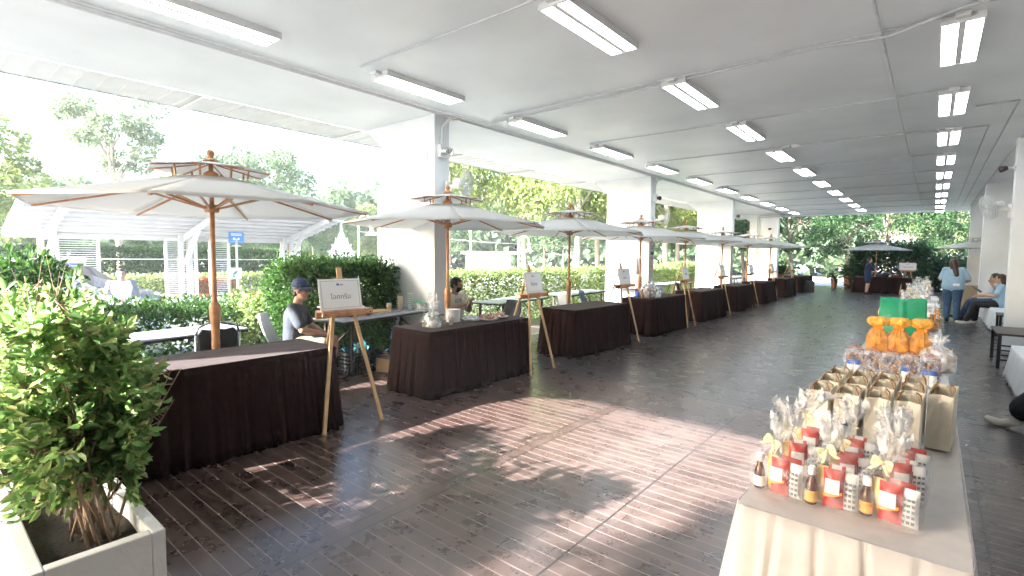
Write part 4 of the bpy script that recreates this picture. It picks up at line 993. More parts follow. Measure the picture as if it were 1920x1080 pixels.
def gift(label, x, y, seed, var):
    r_ = random.Random(seed)
    t = thing('gift_bag', label, 'gift bag', (x, y, TZ), R(r_.uniform(-16, 14)), 'cellophane gift bags')
    t.scale = (r_.uniform(.95, 1.06), r_.uniform(.95, 1.08), r_.uniform(.94, 1.06))
    bx_, by_ = [(-.058, -.016), (-.052, -.026), (-.05, -.02)][var]
    MB().lathe([(.015, .004), (.0185, .008), (.0185, .055), (.016, .072), (.009, .09), (.009, .10)], (bx_, by_, 0), 18).build('bottle', M_['syrup'], t)
    MB().lathe([(.0115, .099), (.0125, .102), (.0125, .122), (.010, .126)], (bx_, by_, 0), 18).build('bottle_cap', M_['capw'], t)
    MB().lathe([(.0190, .014), (.0190, .050)], (bx_, by_, 0), 20, cap=False).build('bottle_label', M_['labely'] if var else M_['capw'], t)
    m = MB(); pouch(m, .012, -.016, .003, .062, .050, .125); m.build('snack_pouch', M_['red'], t)
    m = MB()      # white panel and orange swoosh printed on the pouch, following its bulge
    m.grid(lambda u, v: Vector((.010 + .042 * (u - .5), -.0435 - .002 * math.sin(math.pi * u), .058 + .046 * v)), 6, 6); m.build('pouch_label', M_['capw'], t)
    m = MB(); m.grid(lambda u, v: Vector((.012 + .054 * (u - .5), -.0425 - .002 * math.sin(math.pi * u), .046 + .010 * v + .012 * u * u)), 8, 2); m.build('pouch_swoosh', M_['orange'], t)
    m = MB(); pouch(m, .060, -.006, .003, .044, .046, .118); m.build('carton', M_['paper'], t)
    k = MB()
    for c_ in range(3):
        for q in range(5): k.box(.044 + c_ * .012, .052 + c_ * .012, -.0325, -.0312, .022 + q * .017, .030 + q * .017)
    k.build('carton_print', M_['ink'], t)
    k = MB(); k.box(.0395, .0425, -.0315, -.0300, .01, .11); k.build('carton_stripe', M_['red'], t)
    m = MB(); pouch(m, -.024, .006, .003, .036, .030, .122); m.build('snack_pack', M_['yellowp'], t)
    m = MB(); pouch(m, .03, .024, .003, .070, .034, .125); m.build('snack_pouch', M_['redwhite'] if seed % 2 else M_['red'], t)
    m = MB(); m.grid(lambda u, v: Vector((-.062 - .034 * math.sin(math.pi * u) * (1 - .5 * u) + .05 * u, -.03 + .06 * v + .01 * math.sin(9 * u), .185 * u)), 14, 6); m.build('tulle', M_['creamnet'], t)
    body = [(0, .96, 0), (.02, 1.0, .01), (.35, 1.06, .02), (.62, 1.0, .05), (.80, .76, .10), (.93, .38, .18), (1.0, .15, .3)]
    crinkle(0, .086, .052, .182, 0, seed, 44, body).build('wrapping', M_['film'], t)
    top = [(1.0, .15, .3), (1.04, .16, .35), (1.14, .26, .5), (1.28, .36, .55), (1.42, .44, .6), (1.52, .46, .65)]
    tm = crinkle(0, .086, .075, .182, .035, seed + 50, 44, top); tm.f = tm.f; tl = r_.uniform(-.05, .05); tl2 = r_.uniform(-.04, .02)
    for i in range(len(tm.v)):
        p_ = tm.v[i]; q = max(0, p_[2] - .182); tm.v[i] = (p_[0] + tl * q / .1, p_[1] + tl2 * q / .1, p_[2] + .018 * math.sin(i * 2.1) * q / .1)
    tm.build('gathered_top', M_['tuft'], t)
    m = MB(); bow(m, (-.012, -.014, .184), .030, R(r_.uniform(-50, 50))); m.build('bow', M_['cream'], t, solid=.001)
RN = ['front row', 'middle row', 'back row']; CN = ['left', 'centre', 'right']
for r_ in range(3):
    for c_ in range(3):
        gift('clear cellophane gift bag of bottles and red snacks, %s, %s, cream bow' % (RN[r_], CN[c_]), -.385 + .155 * c_ + .01 * r_, 1.955 + .20 * r_ + .01 * c_, 100 + r_ * 3 + c_, c_)
def paper_bag(label, x, y, hx, hy, h, rz=0):
    t = thing('paper_bag', label, 'paper bag', (x, y, TZ), R(rz), 'cream paper bags on the first gift table')
    m = MB(); e = .012
    b = [(-hx, -hy), (hx, -hy), (hx, hy), (-hx, hy)]
    lo = [(a, c, 0.002) for a, c in b]
    mid = [(0 * 1 + a, c, h * .45) for a, c in b]
    top = [(a * 1.02, c * 1.03, h) for a, c in b]
    m.add(lo + mid + top, [(3, 2, 1, 0)])
    # end gussets folded inwards
    for i in range(4):
        j = (i + 1) % 4
        if i in (0, 2):
            s = -1 if i == 0 else 1
            gi = (0, s * (hy - .028), h); gm = (0, s * (hy - .01), h * .45); gl = (0, s * hy, .002)
            A = [lo[i], mid[i], top[i]]; B_ = [lo[j], mid[j], top[j]]; Gs = [gl, gm, gi]
            m.add(A + Gs + B_, [(0, 3, 4, 1), (1, 4, 5, 2), (3, 6, 7, 4), (4, 7, 8, 5)])
        else: m.add([lo[i], mid[i], top[i], lo[j], mid[j], top[j]], [(0, 3, 4, 1), (1, 4, 5, 2)])
    m.build('bag_body', M_['kraft'], t, solid=.0015)
    k = MB()
    for s in (-1, 1): k.tube([(s * hx * .97, -.045, h - .03), (s * hx * .85, -.045, h + .005), (s * hx * .6, -.03, h + .02), (s * hx * .5, 0, h + .026), (s * hx * .6, .03, h + .02), (s * hx * .85, .045, h + .005), (s * hx * .97, .045, h - .03)], .0028, 6)
    k.build('handle', M_['cord'], t)
n = 0
PN = [['front row, leftmost', 'front row, second from left', 'front row, third from left', 'front row, fourth from left'], ['middle row, leftmost', 'middle row, second', 'middle row, third', 'middle row, fourth'], ['back row, leftmost', 'back row, second', 'back row, third', 'back row, fourth']]
for r_ in range(3):
    for c_ in range(4):
        paper_bag('upright cream paper carrier bag with cord handles, ' + PN[r_][c_], -.365 + .105 * c_ + .006 * r_, 2.68 + .235 * r_ + .012 * c_, (.043 if c_ else .041), .098, .242 if r_ < 2 else .235, random.uniform(-3, 3))
paper_bag('cream paper carrier bag standing apart at the right end of the rows', .065, 3.0, .042, .14, .24, -5)
# ---- toy bags with blue capped bottles
def toy(label, x, y, caps, seed):
    t = thing('treat_bag', label, 'treat bag', (x, y, .761), R(random.uniform(-8, 8)), 'clear treat bags with orange tops')
    t.scale = (1.0, 1.25, 1.22)
    for k in range(caps):
        bx_ = -.02 + .042 * k
        MB().lathe([(.018, .003), (.020, .006), (.020, .062), (.015, .07)], (bx_, -.035, 0), 14).build('jar', M_['capw'], t)
        MB().lathe([(.0195, .066), (.0195, .088), (.018, .09)], (bx_, -.035, 0), 14).build('jar_lid', M_['bluecap'], t)
    n = 260; P = rng.uniform((-.045, -.03, .01), (.045, .035, .12), (n, 3)); leaf_mesh('sweets', P, rdir(n), .026, .022, M_['sweets'], t)
    for q in range(3):
        m = MB(); pouch(m, -.03 + .03 * q, .0 + .012 * q, .004, .045, .03, .12 + .012 * q); m.build('foil_pouch', M_['foil'], t)
    m = MB(); ph = seed
    m.grid(lambda u, v: Vector(((u - .5) * .11 * (1 + .1 * math.sin(9 * v)), (v - .5) * .115, .165 - .55 * (v - .5) ** 2 - .1 * (u - .5) ** 2 + .007 * math.sin(17 * u + ph) * math.sin(11 * v + ph))), 14, 12)
    m.grid(lambda u, v: Vector(((u - .5) * .115, -.0575 - .006 * math.sin(math.pi * v), .15 * (1 - v) + .002)), 10, 6)
    m.grid(lambda u, v: Vector(((u - .5) * .115, .0575 + .006 * math.sin(math.pi * v), .15 * (1 - v) + .002)), 10, 6)
    for s in (-1, 1): m.grid(lambda u, v: Vector((s * .0565, (u - .5) * .115, .14 * (1 - v) + .002)), 8, 6)
    m.build('wrapping', M_['film'], t)
    m = MB(); sl = .5 * math.sin(seed * 3)
    for q in (-1, 0, 1): m.grid(lambda u, v: Vector(((u - .5) * .085, (v - .5) * .013 + q * .022 + (sl + .6) * (u - .5) * .05, .172 - .8 * (q * .022) ** 2 * 20 - .5 * (u - .5) ** 2 * .12 + .006 * math.sin(14 * u + q * 2 + ph))), 14, 2)
    m.build('top_strip', M_['orred'], t, solid=.001)
TN = ['leftmost, with two blue capped jars', 'second from left, no blue caps', 'middle one', 'second from right, one blue cap', 'rightmost, two blue caps']
for i in range(5): toy('small clear treat bag with an orange red top strip, ' + TN[i], -.405 + .105 * i, 4.38 - .02 * i + .02 * (i % 2), [2, 0, 0, 1, 2][i], i * 1.7)
def sack(name, label, cat, x, y, z, hx, hy, h, tuft, wrapm, seed, group, fill=None, ribbon=None, fillcol=None):
    t = thing(name, label, cat, (x, y, z), R(random.uniform(-12, 12)), group)
    if fill:
        n = fill; P = rng.uniform((-hx * .82, -hy * .82, .01), (hx * .82, hy * .82, h * .78), (n, 3)); leaf_mesh('contents', P, rdir(n), hx * .55, hx * .42, fillcol, t)
        MB().box(-hx * .74, hx * .74, -hy * .7, hy * .7, .004, h * .55).build('inner_pack', M_['biscuit'] if fillcol is not M_['greens'] else M_['paper'], t, bevel=.015)
    crinkle(0, hx, hy, h, tuft, seed, prof=[(0, .9, 0), (.04, 1.0, .01), (.3, 1.08, .02), (.6, 1.02, .03), (.84, .74, .08), (.97, .38, .2), (1.0, .3, .25)] if wrapm is M_['orangeg'] else None).build('bag_body', wrapm, t)
    if wrapm is M_['orangeg']: crinkle(0, hx, hy, h, 0, seed + 9, 60, [(1.0, .3, .25), (1.03, .42, .25), (1.08, .74, .18), (1.16, .98, .14), (1.27, 1.05, .13), (1.37, .92, .15), (1.43, .66, .2), (1.42, .40, .3), (1.36, .22, .3)]).build('ruffle', M_['ruffle'], t)
    if ribbon:
        m = MB(); m.lathe([(hx * .17, h * .98), (hx * .19, h), (hx * .17, h * 1.03)], n=16, cap=False); bow(m, (0, -hx * .2, h), hx * .5, 0)
        for s in (-1, 1): m.grid(lambda u, v: Vector((s * (.006 + .014 * u) + (v - .5) * .009, -hx * .25 - (hy * .95) * math.sin(u * 1.57), h - h * .78 * u * u)), 10, 2)
        m.build('ribbon', ribbon, t, solid=.001)
    return t
sack('clear_bag', 'large clear plastic bag behind the rightmost treat bag', 'plastic bag', .06, 4.95, .761, .10, .10, .19, .06, M_['polybag'], 5, None, 60, None, M_['fruit'])
for i in range(3):
    sack('organza_bag', 'orange organza gift bag with ribbon tails, %s of three' % ['left', 'middle', 'right'][i], 'gift bag', -.36 + .155 * i, 5.66 + .02 * i, .761, .078, .075, .215, .0, M_['orangeg'], 20 + i, 'orange organza gift bags', 12, M_['orange'], M_['biscuit'])
t = thing('green_bag', 'large green woven bag standing behind the orange gift bags', 'bag', (-.235, 7.0, .761), R(4))
def gb(s):
    return lambda u, v: Vector(((u - .5) * .42 * (1 - .04 * v), s * (.075 - .05 * v) + .010 * math.sin(7 * u + 2) * math.sin(3 * v + 1) - .01 * math.exp(-((u - .5) / .04) ** 2), .40 * v + .008 * math.sin(9 * u)))
m = MB(); m.grid(gb(-1), 24, 12); m.grid(gb(1), 24, 12)
for s in (-1, 1): m.grid(lambda u, v: Vector((s * .21 * (1 - .04 * v), (u - .5) * 2 * (.075 - .05 * v), .40 * v)), 6, 8)
m.build('bag_body', M_['green'], t, solid=.003)
m = MB(); m.grid(lambda u, v: gb(-1)(.1 + .5 * u, .08 + .36 * v + .1 * math.sin(6 * u)) + Vector((0, -.015 - .012 * math.sin(13 * u) * math.sin(9 * v), 0)), 14, 10); m.build('clear_wrap', M_['film'], t)
for i, (x, y) in enumerate([(-.42, 7.05), (.02, 7.45), (.06, 7.9)]):
    sack('treat_sack', 'small treat sack beside the green bag, ' + ['pale pouch on its left', 'orange ribboned one on its right', 'taller one of brown biscuits at the table edge'][i], 'gift bag', x, y, .761, .055, .05, [.17, .2, .22][i], .08, M_['film'] if i else M_['cream'], 40 + i, None, 70, M_['orange'] if i else None, M_['biscuit'])
WN = ['with a green print', 'tied in cream', 'leaning left', 'in clear film', 'beside the white boxes', 'near the far end', 'low and wide', 'last before the dark table', 'with pale biscuits', 'crumpled']
for i in range(10):
    sack('white_gift_bag', 'pale translucent gift bag farther down the cream tables, ' + WN[i], 'gift bag', [-.34, -.22, -.10, -.36, -.2, -.05, -.33, -.18, -.3, -.12][i], 10.4 + i * .98, .761, .085, .08, .20, .10, M_['polybag'], 60 + i, 'pale gift bags down the cream tables', 60, M_['cream'] if i % 2 else None, [M_['fruit'], M_['greens'], M_['sweets']][i % 3])
for i, y in enumerate((9.4, 11.4, 13.2)):
    MB().box(-.12, .12, -.16, .16, 0, .05).build('white_box', M_['paper'], None, (.0, y, .762), bevel=.004)
    o = bpy.context.view_layer.objects; ob = [o_ for o_ in col.objects if o_.name.startswith('white_box')][-1]
    tag(ob, 'flat white box on the cream tables, %s' % ['nearest, just past the treat sacks', 'middle of three, among pale bags', 'farthest of three'][i], 'box', 'flat white boxes')

# ------------------------------------------------------------------ things on the brown tables
sack('shopping_bag', 'clear plastic bag of leafy vegetables on the second brown table', 'plastic bag', -4.50, 3.98, .742, .10, .10, .19, .16, M_['polybag'], 80, None, 260, None, M_['greens'])
pl = thing('plate_stack', 'tall stack of white plates on the second brown table', 'plates', (-4.62, 4.42, .742))
m = MB()
for k in range(11): m.lathe([(.05, .0 + k * .015), (.085, .006 + k * .015), (.09, .012 + k * .015), (.084, .012 + k * .015)], n=24)
m.build('plate', M_['capw'], pl)
cp = thing('drink_cup', 'plastic cup of pale drink between the vegetable bag and plates', 'cup', (-4.44, 4.22, .742))
MB().lathe([(.027, 0), (.036, .085)], n=18).build('drink', mat('milky tea', (.55, .36, .24), .4), cp); MB().lathe([(.028, -.0), (.040, .11), (.043, .11)], n=18, cap=False).build('cup', M_['polybag'], cp)
def fruit_plate(label, x, y):
    t = thing('fruit_plate', label, 'fruit plate', (x, y, .742), 0, 'wrapped fruit plates')
    MB().lathe([(.06, 0), (.115, .012), (.13, .022), (.128, .026), (.11, .016), (.002, .006)], n=28).build('plate', M_['capw'], t)
    n = 110; a = rng.uniform(0, 6.28, n); r_ = .10 * np.sqrt(rng.uniform(0, 1, n)); P = np.stack([r_ * np.cos(a), r_ * np.sin(a), .02 + .03 * rng.uniform(0, 1, n) * (1 - r_ / .12)], 1)
    leaf_mesh('fruit', P, rdir(n, .5), .05, .035, M_['fruit'], t)
    MB().lathe([(.125, .026), (.10, .055), (.06, .072), (.002, .076)], n=24, cap=False).build('wrapping', M_['film'], t)
fruit_plate('white plate of sliced fruit under film, left one on the second brown table', -4.42, 4.86); fruit_plate('white plate of sliced fruit under film, right one on the second brown table', -4.50, 5.16)
t = thing('plastic_wrap', 'crumpled clear plastic bag between the plates and fruit', 'plastic bag', (-4.50, 4.62, .742), R(60))
def blob(sx, sy, sz, sd):
    def f(u, v):
        a, p_ = 2 * math.pi * u, math.pi * v; k = 1 + .16 * math.sin(5 * a + sd) * math.sin(4 * p_) + .1 * math.sin(9 * a + 2 * sd)
        return Vector((sx * k * math.sin(p_) * math.cos(a), sy * k * math.sin(p_) * math.sin(a), sz * (1 + math.cos(p_) * k)))
    return f
MB().grid(blob(.11, .06, .038, 2), 28, 14).build('film', M_['polybag'], t); MB().grid(blob(.08, .04, .026, 3), 20, 10).build('filling', M_['paper'], t)
# fourth table: bags of shopping and bottles
for i, (x, y, s) in enumerate([(-4.55, 9.75, 1.0), (-4.42, 9.95, 1.05), (-4.6, 10.05, .9)]):
    q = sack('shopping_bag', 'clear bag of groceries on the fourth brown table, ' + ['left one', 'right one at the front', 'one at the back'][i], 'plastic bag', x, y, .742, .11 * s, .10 * s, .20 * s, .10, M_['polybag'], 90 + i, 'clear grocery bags', 150, None, M_['greens'] if i == 1 else M_['fruit'])
for i, (x, y) in enumerate([(-4.50, 9.56), (-4.62, 9.6)]):
    t = thing('sauce_bottle', 'bottle with a dark pump on the fourth brown table, ' + ['nearer one', 'farther one'][i], 'bottle', (x, y, .742), 0, 'pump bottles')
    MB().lathe([(.03, 0), (.032, .01), (.032, .11), (.012, .14)], n=14).build('bottle_body', M_['bluecap'] if i else M_['biscuit'], t); MB().lathe([(.013, .14), (.013, .16), (.004, .165), (.004, .22)], n=10).box(-.006, .05, -.006, .006, .215, .228).build('pump', M_['bplastic'], t)
# on the cluttered folding table
FZ = .743
def place(o, x, y, z=FZ, rz=0): o.location = (x, y, z); o.rotation_euler.z = R(rz); return o
t = thing('mixing_bowl', 'dark bowl covered in clear plastic on the cluttered folding table', 'bowl', (-6.0, 3.86, FZ))
MB().lathe([(.07, 0), (.12, .04), (.145, .10), (.14, .10), (.11, .04), (.002, .01)], n=24).build('bowl', M_['bplastic'], t); MB().grid(blob(.15, .15, .055, 4), 28, 14).build('film', M_['polybag'], t); bpy.data.objects['film.001'].location.z = .06
t = thing('tray', 'stack of flat steel trays and a board on the cluttered folding table', 'tray', (-6.05, 4.32, FZ), R(9))
MB().box(-.17, .17, -.30, .30, 0, .012).box(-.17, -.16, -.30, .30, .012, .03).box(.16, .17, -.30, .30, .012, .03).build('pan', M_['chrome'], t, bevel=.003); MB().box(-.13, .13, -.26, .14, .032, .044).build('board', M_['pine'], t, bevel=.003)
t = thing('iced_coffee', 'clear cup of iced coffee near the hedge on the folding table', 'cup', (-6.15, 4.58, FZ)); MB().lathe([(.028, 0), (.04, .09)], n=16).build('coffee', M_['cardboard'], t); MB().lathe([(.041, .091), (.042, .11), (.03, .125)], n=16).build('lid', M_['polybag'], t)
MB().tube([(0, 0, .1), (.01, .01, .19)], .004, 6).build('straw', M_['gsign'], t)
t = thing('cup_tower', 'tall sleeve of green printed plastic cups by the white column', 'cups', (-6.1, 4.93, FZ)); m = MB()
for k in range(14): m.lathe([(.033, .018 * k), (.045, .018 * k + .017)], n=16, cap=False)
m.build('cup', striped('cup print', (.72, .76, .74), (.10, .42, .30), 30, 2, .75), t)
t = thing('cone_stack', 'stack of speckled paper cups beside the green cup tower', 'cups', (-6.2, 4.83, FZ)); m = MB()
for k in range(10): m.lathe([(.034, .02 * k), (.05, .02 * k + .025)], n=16, cap=False)
m.build('cup', striped('speckled cup', (.68, .62, .55), (.45, .28, .18), 45, 2, .8), t)
t = thing('food_tub', 'clear tub with a mint green lid on the folding table', 'tub', (-6.0, 5.08, FZ)); MB().box(-.075, .075, -.10, .10, 0, .10).build('tub', M_['polybag'], t, bevel=.012); MB().box(-.08, .08, -.105, .02, .101, .115).build('lid', mat('mint lid', (.12, .55, .36), .4), t, bevel=.006)
t = thing('tray', 'pale flat plate on top of cups behind the sign board', 'tray', (-6.16, 3.62, FZ)); MB().lathe([(.05, 0), (.06, .12), (.14, .13), (.15, .145)], n=20).build('plate', M_['capw'], t)
# under it
def crate(label, x, y, rz, hx, hy, h, m_):
    t = thing('plastic_crate', label, 'crate', (x, y, 0), R(rz), 'dark plastic crates'); m = MB()
    for s in (-1, 1):
        for z in np.arange(.02, h - .03, .05):
            m.box(-hx, hx, s * hy - .008, s * hy + .008, z, z + .016); m.box(s * hx - .008, s * hx + .008, -hy, hy, z, z + .016)
        for x_ in np.arange(-hx, hx + .01, .055): m.box(x_ - .006, x_ + .006, s * hy - .009, s * hy + .009, .005, h - .03)
        for y_ in np.arange(-hy, hy + .01, .055): m.box(s * hx - .009, s * hx + .009, y_ - .006, y_ + .006, .005, h - .03)
        m.box(-hx - .01, hx + .01, s * hy - .014, s * hy + .014, h - .035, h); m.box(s * hx - .014, s * hx + .014, -hy, hy, h - .0355, h - .0005)
    m.box(-hx, hx, -hy, hy, .001, .012); m.build('basket', m_, t)
    n = 50; P = rng.uniform((-hx * .8, -hy * .8, h * .4), (hx * .8, hy * .8, h * 1.02), (n, 3)); leaf_mesh('contents', P, rdir(n), .14, .10, mat('teal packing %s' % label[:9], (.02, .13, .15), .4, var=.4), t)
crate('black plastic crate under the cluttered folding table, right one', -5.92, 3.86, 12, .17, .23, .30, M_['bplastic']); crate('dark plastic crate under the cluttered folding table, left one by the man', -6.15, 3.50, 12, .15, .2, .26, M_['bplastic'])
t = thing('cardboard_box', 'open cardboard box lined with black plastic beside the second brown table', 'box', (-5.63, 4.20, 0), R(14))
MB().box(-.14, .14, -.12, .12, .002, .24).build('carton', M_['cardboard'], t, bevel=.004); MB().grid(lambda u, v: Vector(((u - .5) * .30, (v - .5) * .26, .245 + .02 * math.sin(9 * u) * math.sin(8 * v))), 14, 12).box(-.147, .147, -.127, -.1215, .19, .245).box(.1415, .147, -.12, .127, .19, .245).build('bin_liner', M_['bplastic'], t)
t = thing('blue_bag', 'crumpled blue plastic bag behind the cardboard box', 'plastic bag', (-5.85, 4.50, 0)); crinkle(0, .16, .14, .30, .16, 77).build('bag_body', M_['bluepoly'], t)
# on the far dark table
t = thing('laptop', 'dark laptop bag and mug on the far dark table', 'laptop', (-1.65, 28.55, .745)); MB().ball((0, 0, .09), (.17, .10, .11), n=14, m=10).build('sleeve', M_['bplastic'], t); MB().lathe([(.04, 0), (.04, .09)], (.18, -.1, 0), 14).build('mug', M_['capw'], t)
t = thing('small_pot', 'small terracotta bowl on the far dark table', 'pot', (-1.3, 28.6, .745)); MB().lathe([(.09, 0), (.14, .12), (.15, .13), (.13, .13)], n=18).build('bowl', M_['terra'], t)
t = thing('loudspeaker', 'black floor loudspeaker at the far end of the row', 'speaker', (-4.33, 26.6, 0), R(10)); MB().prism([(-.2, 0), (.2, 0), (.2, .46), (.14, .52), (-.14, .52), (-.2, .46)], 'y', -.17, .17).build('cabinet', M_['bplastic'], t, bevel=.015)
MB().lathe([(.13, 0), (.13, .004)], (0, -.174, .2), 20, 0, Matrix.Rotation(R(90), 3, 'X')).lathe([(.05, 0), (.05, .004)], (0, -.174, .4), 16, 0, Matrix.Rotation(R(90), 3, 'X')).build('grille', M_['black'], t)
# ------------------------------------------------------------------ planter with ficus in the foreground
pt = thing('planter_box', 'white rectangular planter box in the left foreground corner', 'planter', (-2.90, .445, 0))
m = MB(); px, py, ph_ = .50, .212, .45
m.box(-px, px, -py, -py + .05, 0, ph_).box(-px, px, py - .05, py, 0, ph_).box(-px, -px + .05, -py + .05, py - .05, 0, ph_ - .0005).box(px - .05, px, -py + .05, py - .05, 0, ph_ - .0005)
m.build('box', M_['planter'], pt, bevel=.006)
MB().grid(lambda u, v: Vector(((u - .5) * .90, (v - .5) * .33, .375 + .02 * math.sin(11 * u) * math.sin(7 * v))), 16, 10).build('soil', M_['soil'], pt)
fc = thing('ficus_shrub', 'tall leafy ficus shrub growing in the white planter', 'shrub', (-2.85, .46, .37))
tw = MB(); base = Vector((.17, 0, 0))
trunk = [base, base + Vector((-.005, .0, .22)), base + Vector((-.02, .01, .45)), base + Vector((0, -.01, .68)), base + Vector((-.05, -.03, .86)), base + Vector((-.14, -.05, .98))]
tb = MB(); tb.tube(trunk, [.020, .017, .016, .015, .012, .008], 10)
limbs = []
for i in range(30):
    b0 = Vector((random.uniform(-.40, .28), random.uniform(-.08, .10), 0)) if i > 3 else trunk[i + 1]
    z1 = random.uniform(.45, 1.0) if i > 3 else random.uniform(.85, 1.05)
    e0 = Vector((b0.x * 1.3 + random.uniform(-.32, .22), b0.y + random.uniform(-.25, .32), z1))
    mid = b0.lerp(e0, .5) + Vector((random.uniform(-.05, .05), random.uniform(-.05, .05), .06))
    limbs.append((b0, mid, e0)); tb.tube([b0, b0.lerp(mid, .6), mid, mid.lerp(e0, .6), e0], [.0065, .006, .0045, .0035, .002], 6)
tb.build('trunk', M_['twig'], fc)
P = []; D = []
for i in range(600):
    b0, mid, e0 = random.choice(limbs); t_ = random.uniform(.35, 1.0)
    q = b0.lerp(mid, t_ * 2) if t_ < .5 else mid.lerp(e0, t_ * 2 - 1)
    if q.z < .14 and random.random() < .7: continue
    d = Vector((random.gauss(0, 1), random.gauss(0, 1), random.gauss(.35, .7))).normalized(); L = random.uniform(.10, .26)
    e = q + d * L; e.y = max(-.42, min(.20 - .25 * max(0, e.x), e.y))
    top_ = 1.13 - .34 * max(0, e.x + .12) - .55 * max(0, e.y + .05); rt = min(.50, .26 + .9 * max(0, e.z - .22)) if e.z < .7 else .50 - .35 * (e.z - .7)
    if e.z > top_: e.z = top_ - random.uniform(0, .12)
    if e.x > rt: e.x = rt - random.uniform(0, .12)
    e.x = max(-.95, e.x)
    tw.tube([q, q.lerp(e, .5) + Vector((0, 0, .015)), e], [.0028, .0022, .0014], 5, caps=False)
    for k in range(random.randint(9, 15)):
        s_ = random.uniform(.25, 1.05); p_ = q.lerp(e, s_); dd = (d * .7 + Vector((random.gauss(0, 1), random.gauss(0, 1), random.gauss(.1, .8))) * .6)
        P.append(p_); D.append(dd)
for i in range(90):
    b0, mid, e0 = random.choice(limbs); q = b0.lerp(mid, random.uniform(.2, .9)); e = q + Vector((random.gauss(0, .10), random.gauss(0, .08), random.uniform(.10, .30)))
    tw.tube([q, q.lerp(e, .5) + Vector((random.uniform(-.02, .02), 0, 0)), e], [.0022, .0017, .0008], 4, caps=False)
tw.build('twig', M_['twig'], fc)
leaf_mesh('leaves', [tuple(p) for p in P], [tuple(d) for d in D], .052, .025, M_['ficus'], fc, n6=True)
dup(pt, (-3.93, .45, 0), 0, 'second white planter box at the left edge, behind the first'); dup(fc, (-3.9, .45, .37), R(178), 'second ficus shrub at the left edge, farther from the camera')

# ------------------------------------------------------------------ hedges and beds
def hedge(label, x0, x1, y0, y1, z0, z1, m, L, dens, cat='hedge', group=None, loose=.05, name='hedge'):
    t = thing(name, label, cat, ((x0 + x1) / 2, (y0 + y1) / 2, z0), 0, group)
    hx, hy, h = (x1 - x0) / 2, (y1 - y0) / 2, z1 - z0
    faces = [('x', 1, 2 * hy * h), ('x', -1, 2 * hy * h), ('y', 1, 2 * hx * h), ('y', -1, 2 * hx * h), ('z', 1, 4 * hx * hy)]
    P = []; D = []
    for ax, s, A in faces:
        n = int(A * dens); u = rng.uniform(-1, 1, n); v = rng.uniform(0, 1, n); dp = np.abs(rng.normal(0, loose, n)) * rng.choice([-1, -1, -1, .6], n)
        dp += .035 * np.sin(u * hy * 5 + v * 4) + .03 * np.sin(u * 17 + v * 9)
        if ax == 'x': p = np.stack([s * (hx + dp), u * hy, v * h], 1); nn = (s, 0, .35)
        elif ax == 'y': p = np.stack([u * hx, s * (hy + dp), v * h], 1); nn = (0, s, .35)
        else: p = np.stack([u * hx, rng.uniform(-1, 1, n) * hy, h + dp + .02], 1); nn = (0, 0, 1)
        P.append(p); D.append(rdir(n) * 1.0 + np.array(nn) * .8)
    P = np.concatenate(P); D = np.concatenate(D)
    lf = leaf_mesh('leaves', P, D, L, L * .5, m, t)
    k = MB()
    for i in range(0):
        yy_ = random.uniform(-hy, hy) * .95; xx = random.uniform(-hx, hx) * .5
        k.tube([(xx, yy_, 0), (xx + random.uniform(-.1, .1), yy_ + random.uniform(-.15, .15), h * .5), (xx + random.uniform(-.15, .15), yy_ + random.uniform(-.25, .25), h * .92)], [.02, .014, .006], 5)
    if k.v: k.build('stem', M_['twig'], t)
    return t
hedge('tall dark green hedge behind the seated man, beside the white column', -7.35, -6.55, 3.35, 5.0, .02, 1.40, M_['hedge'], .062, 3000, loose=.09)
# loose shoots over its top
h0 = hedge('pale green clipped hedge outside between the first and second columns', -8.6, -7.75, 5.75, 12.35, G, 1.13, M_['hedgey'], .07, 1150, group='clipped hedges outside the open side')
dup(h0, (-8.2, 16.1, G), R(180), 'pale green clipped hedge outside between the second and third columns', scale=(1, 1, 1.0))
dup(h0, (-8.25, 23.2, G), 0, 'pale green clipped hedge outside between the third and fourth columns', scale=(1, 1, 1.05))
hedge('low loose green hedge outside behind the nearest folding table', -9.3, -7.85, -1.5, 5.6, G, .74, M_['hedge'], .075, 900, loose=.1)
hedge('bright green shrub row left of the tall hedge', -8.3, -7.5, 3.2, 5.4, G, .85, M_['hedgey'], .08, 900, loose=.12)
hedge('dark leafy bush at the left edge behind the ficus', -8.8, -7.7, -1.0, 1.2, G, 1.42, M_['hedge'], .10, 700, loose=.12, name='bush', cat='bush')
fh = hedge('tall dense clipped hedge across the road behind the carport', -31.5, -30, -24, 16.2, G, 1.62, M_['hedge'], .17, 260, loose=.06)
hedge('low hedge with a red flowering end along the orange kerb', -27.0, -25.9, -20, 22, G, .42, M_['hedgey'], .15, 220, loose=.06)
hedge('red and orange flowering bed in front of the low kerb hedge', -25.9, -25.4, 7.6, 10.0, G, .28, M_['flower'], .14, 420, loose=.05, name='flower_bed', cat='flower bed')
kb = MB(); kb.box(-25.2, -25.0, -30, 30, G, G + .14); tag(kb.build('kerb', M_['kerb']), kind='structure')
kb = MB(); kb.box(-9.6, -9.45, -30, 40, G, G + .12); tag(kb.build('kerb', M_['concrete']), kind='structure')

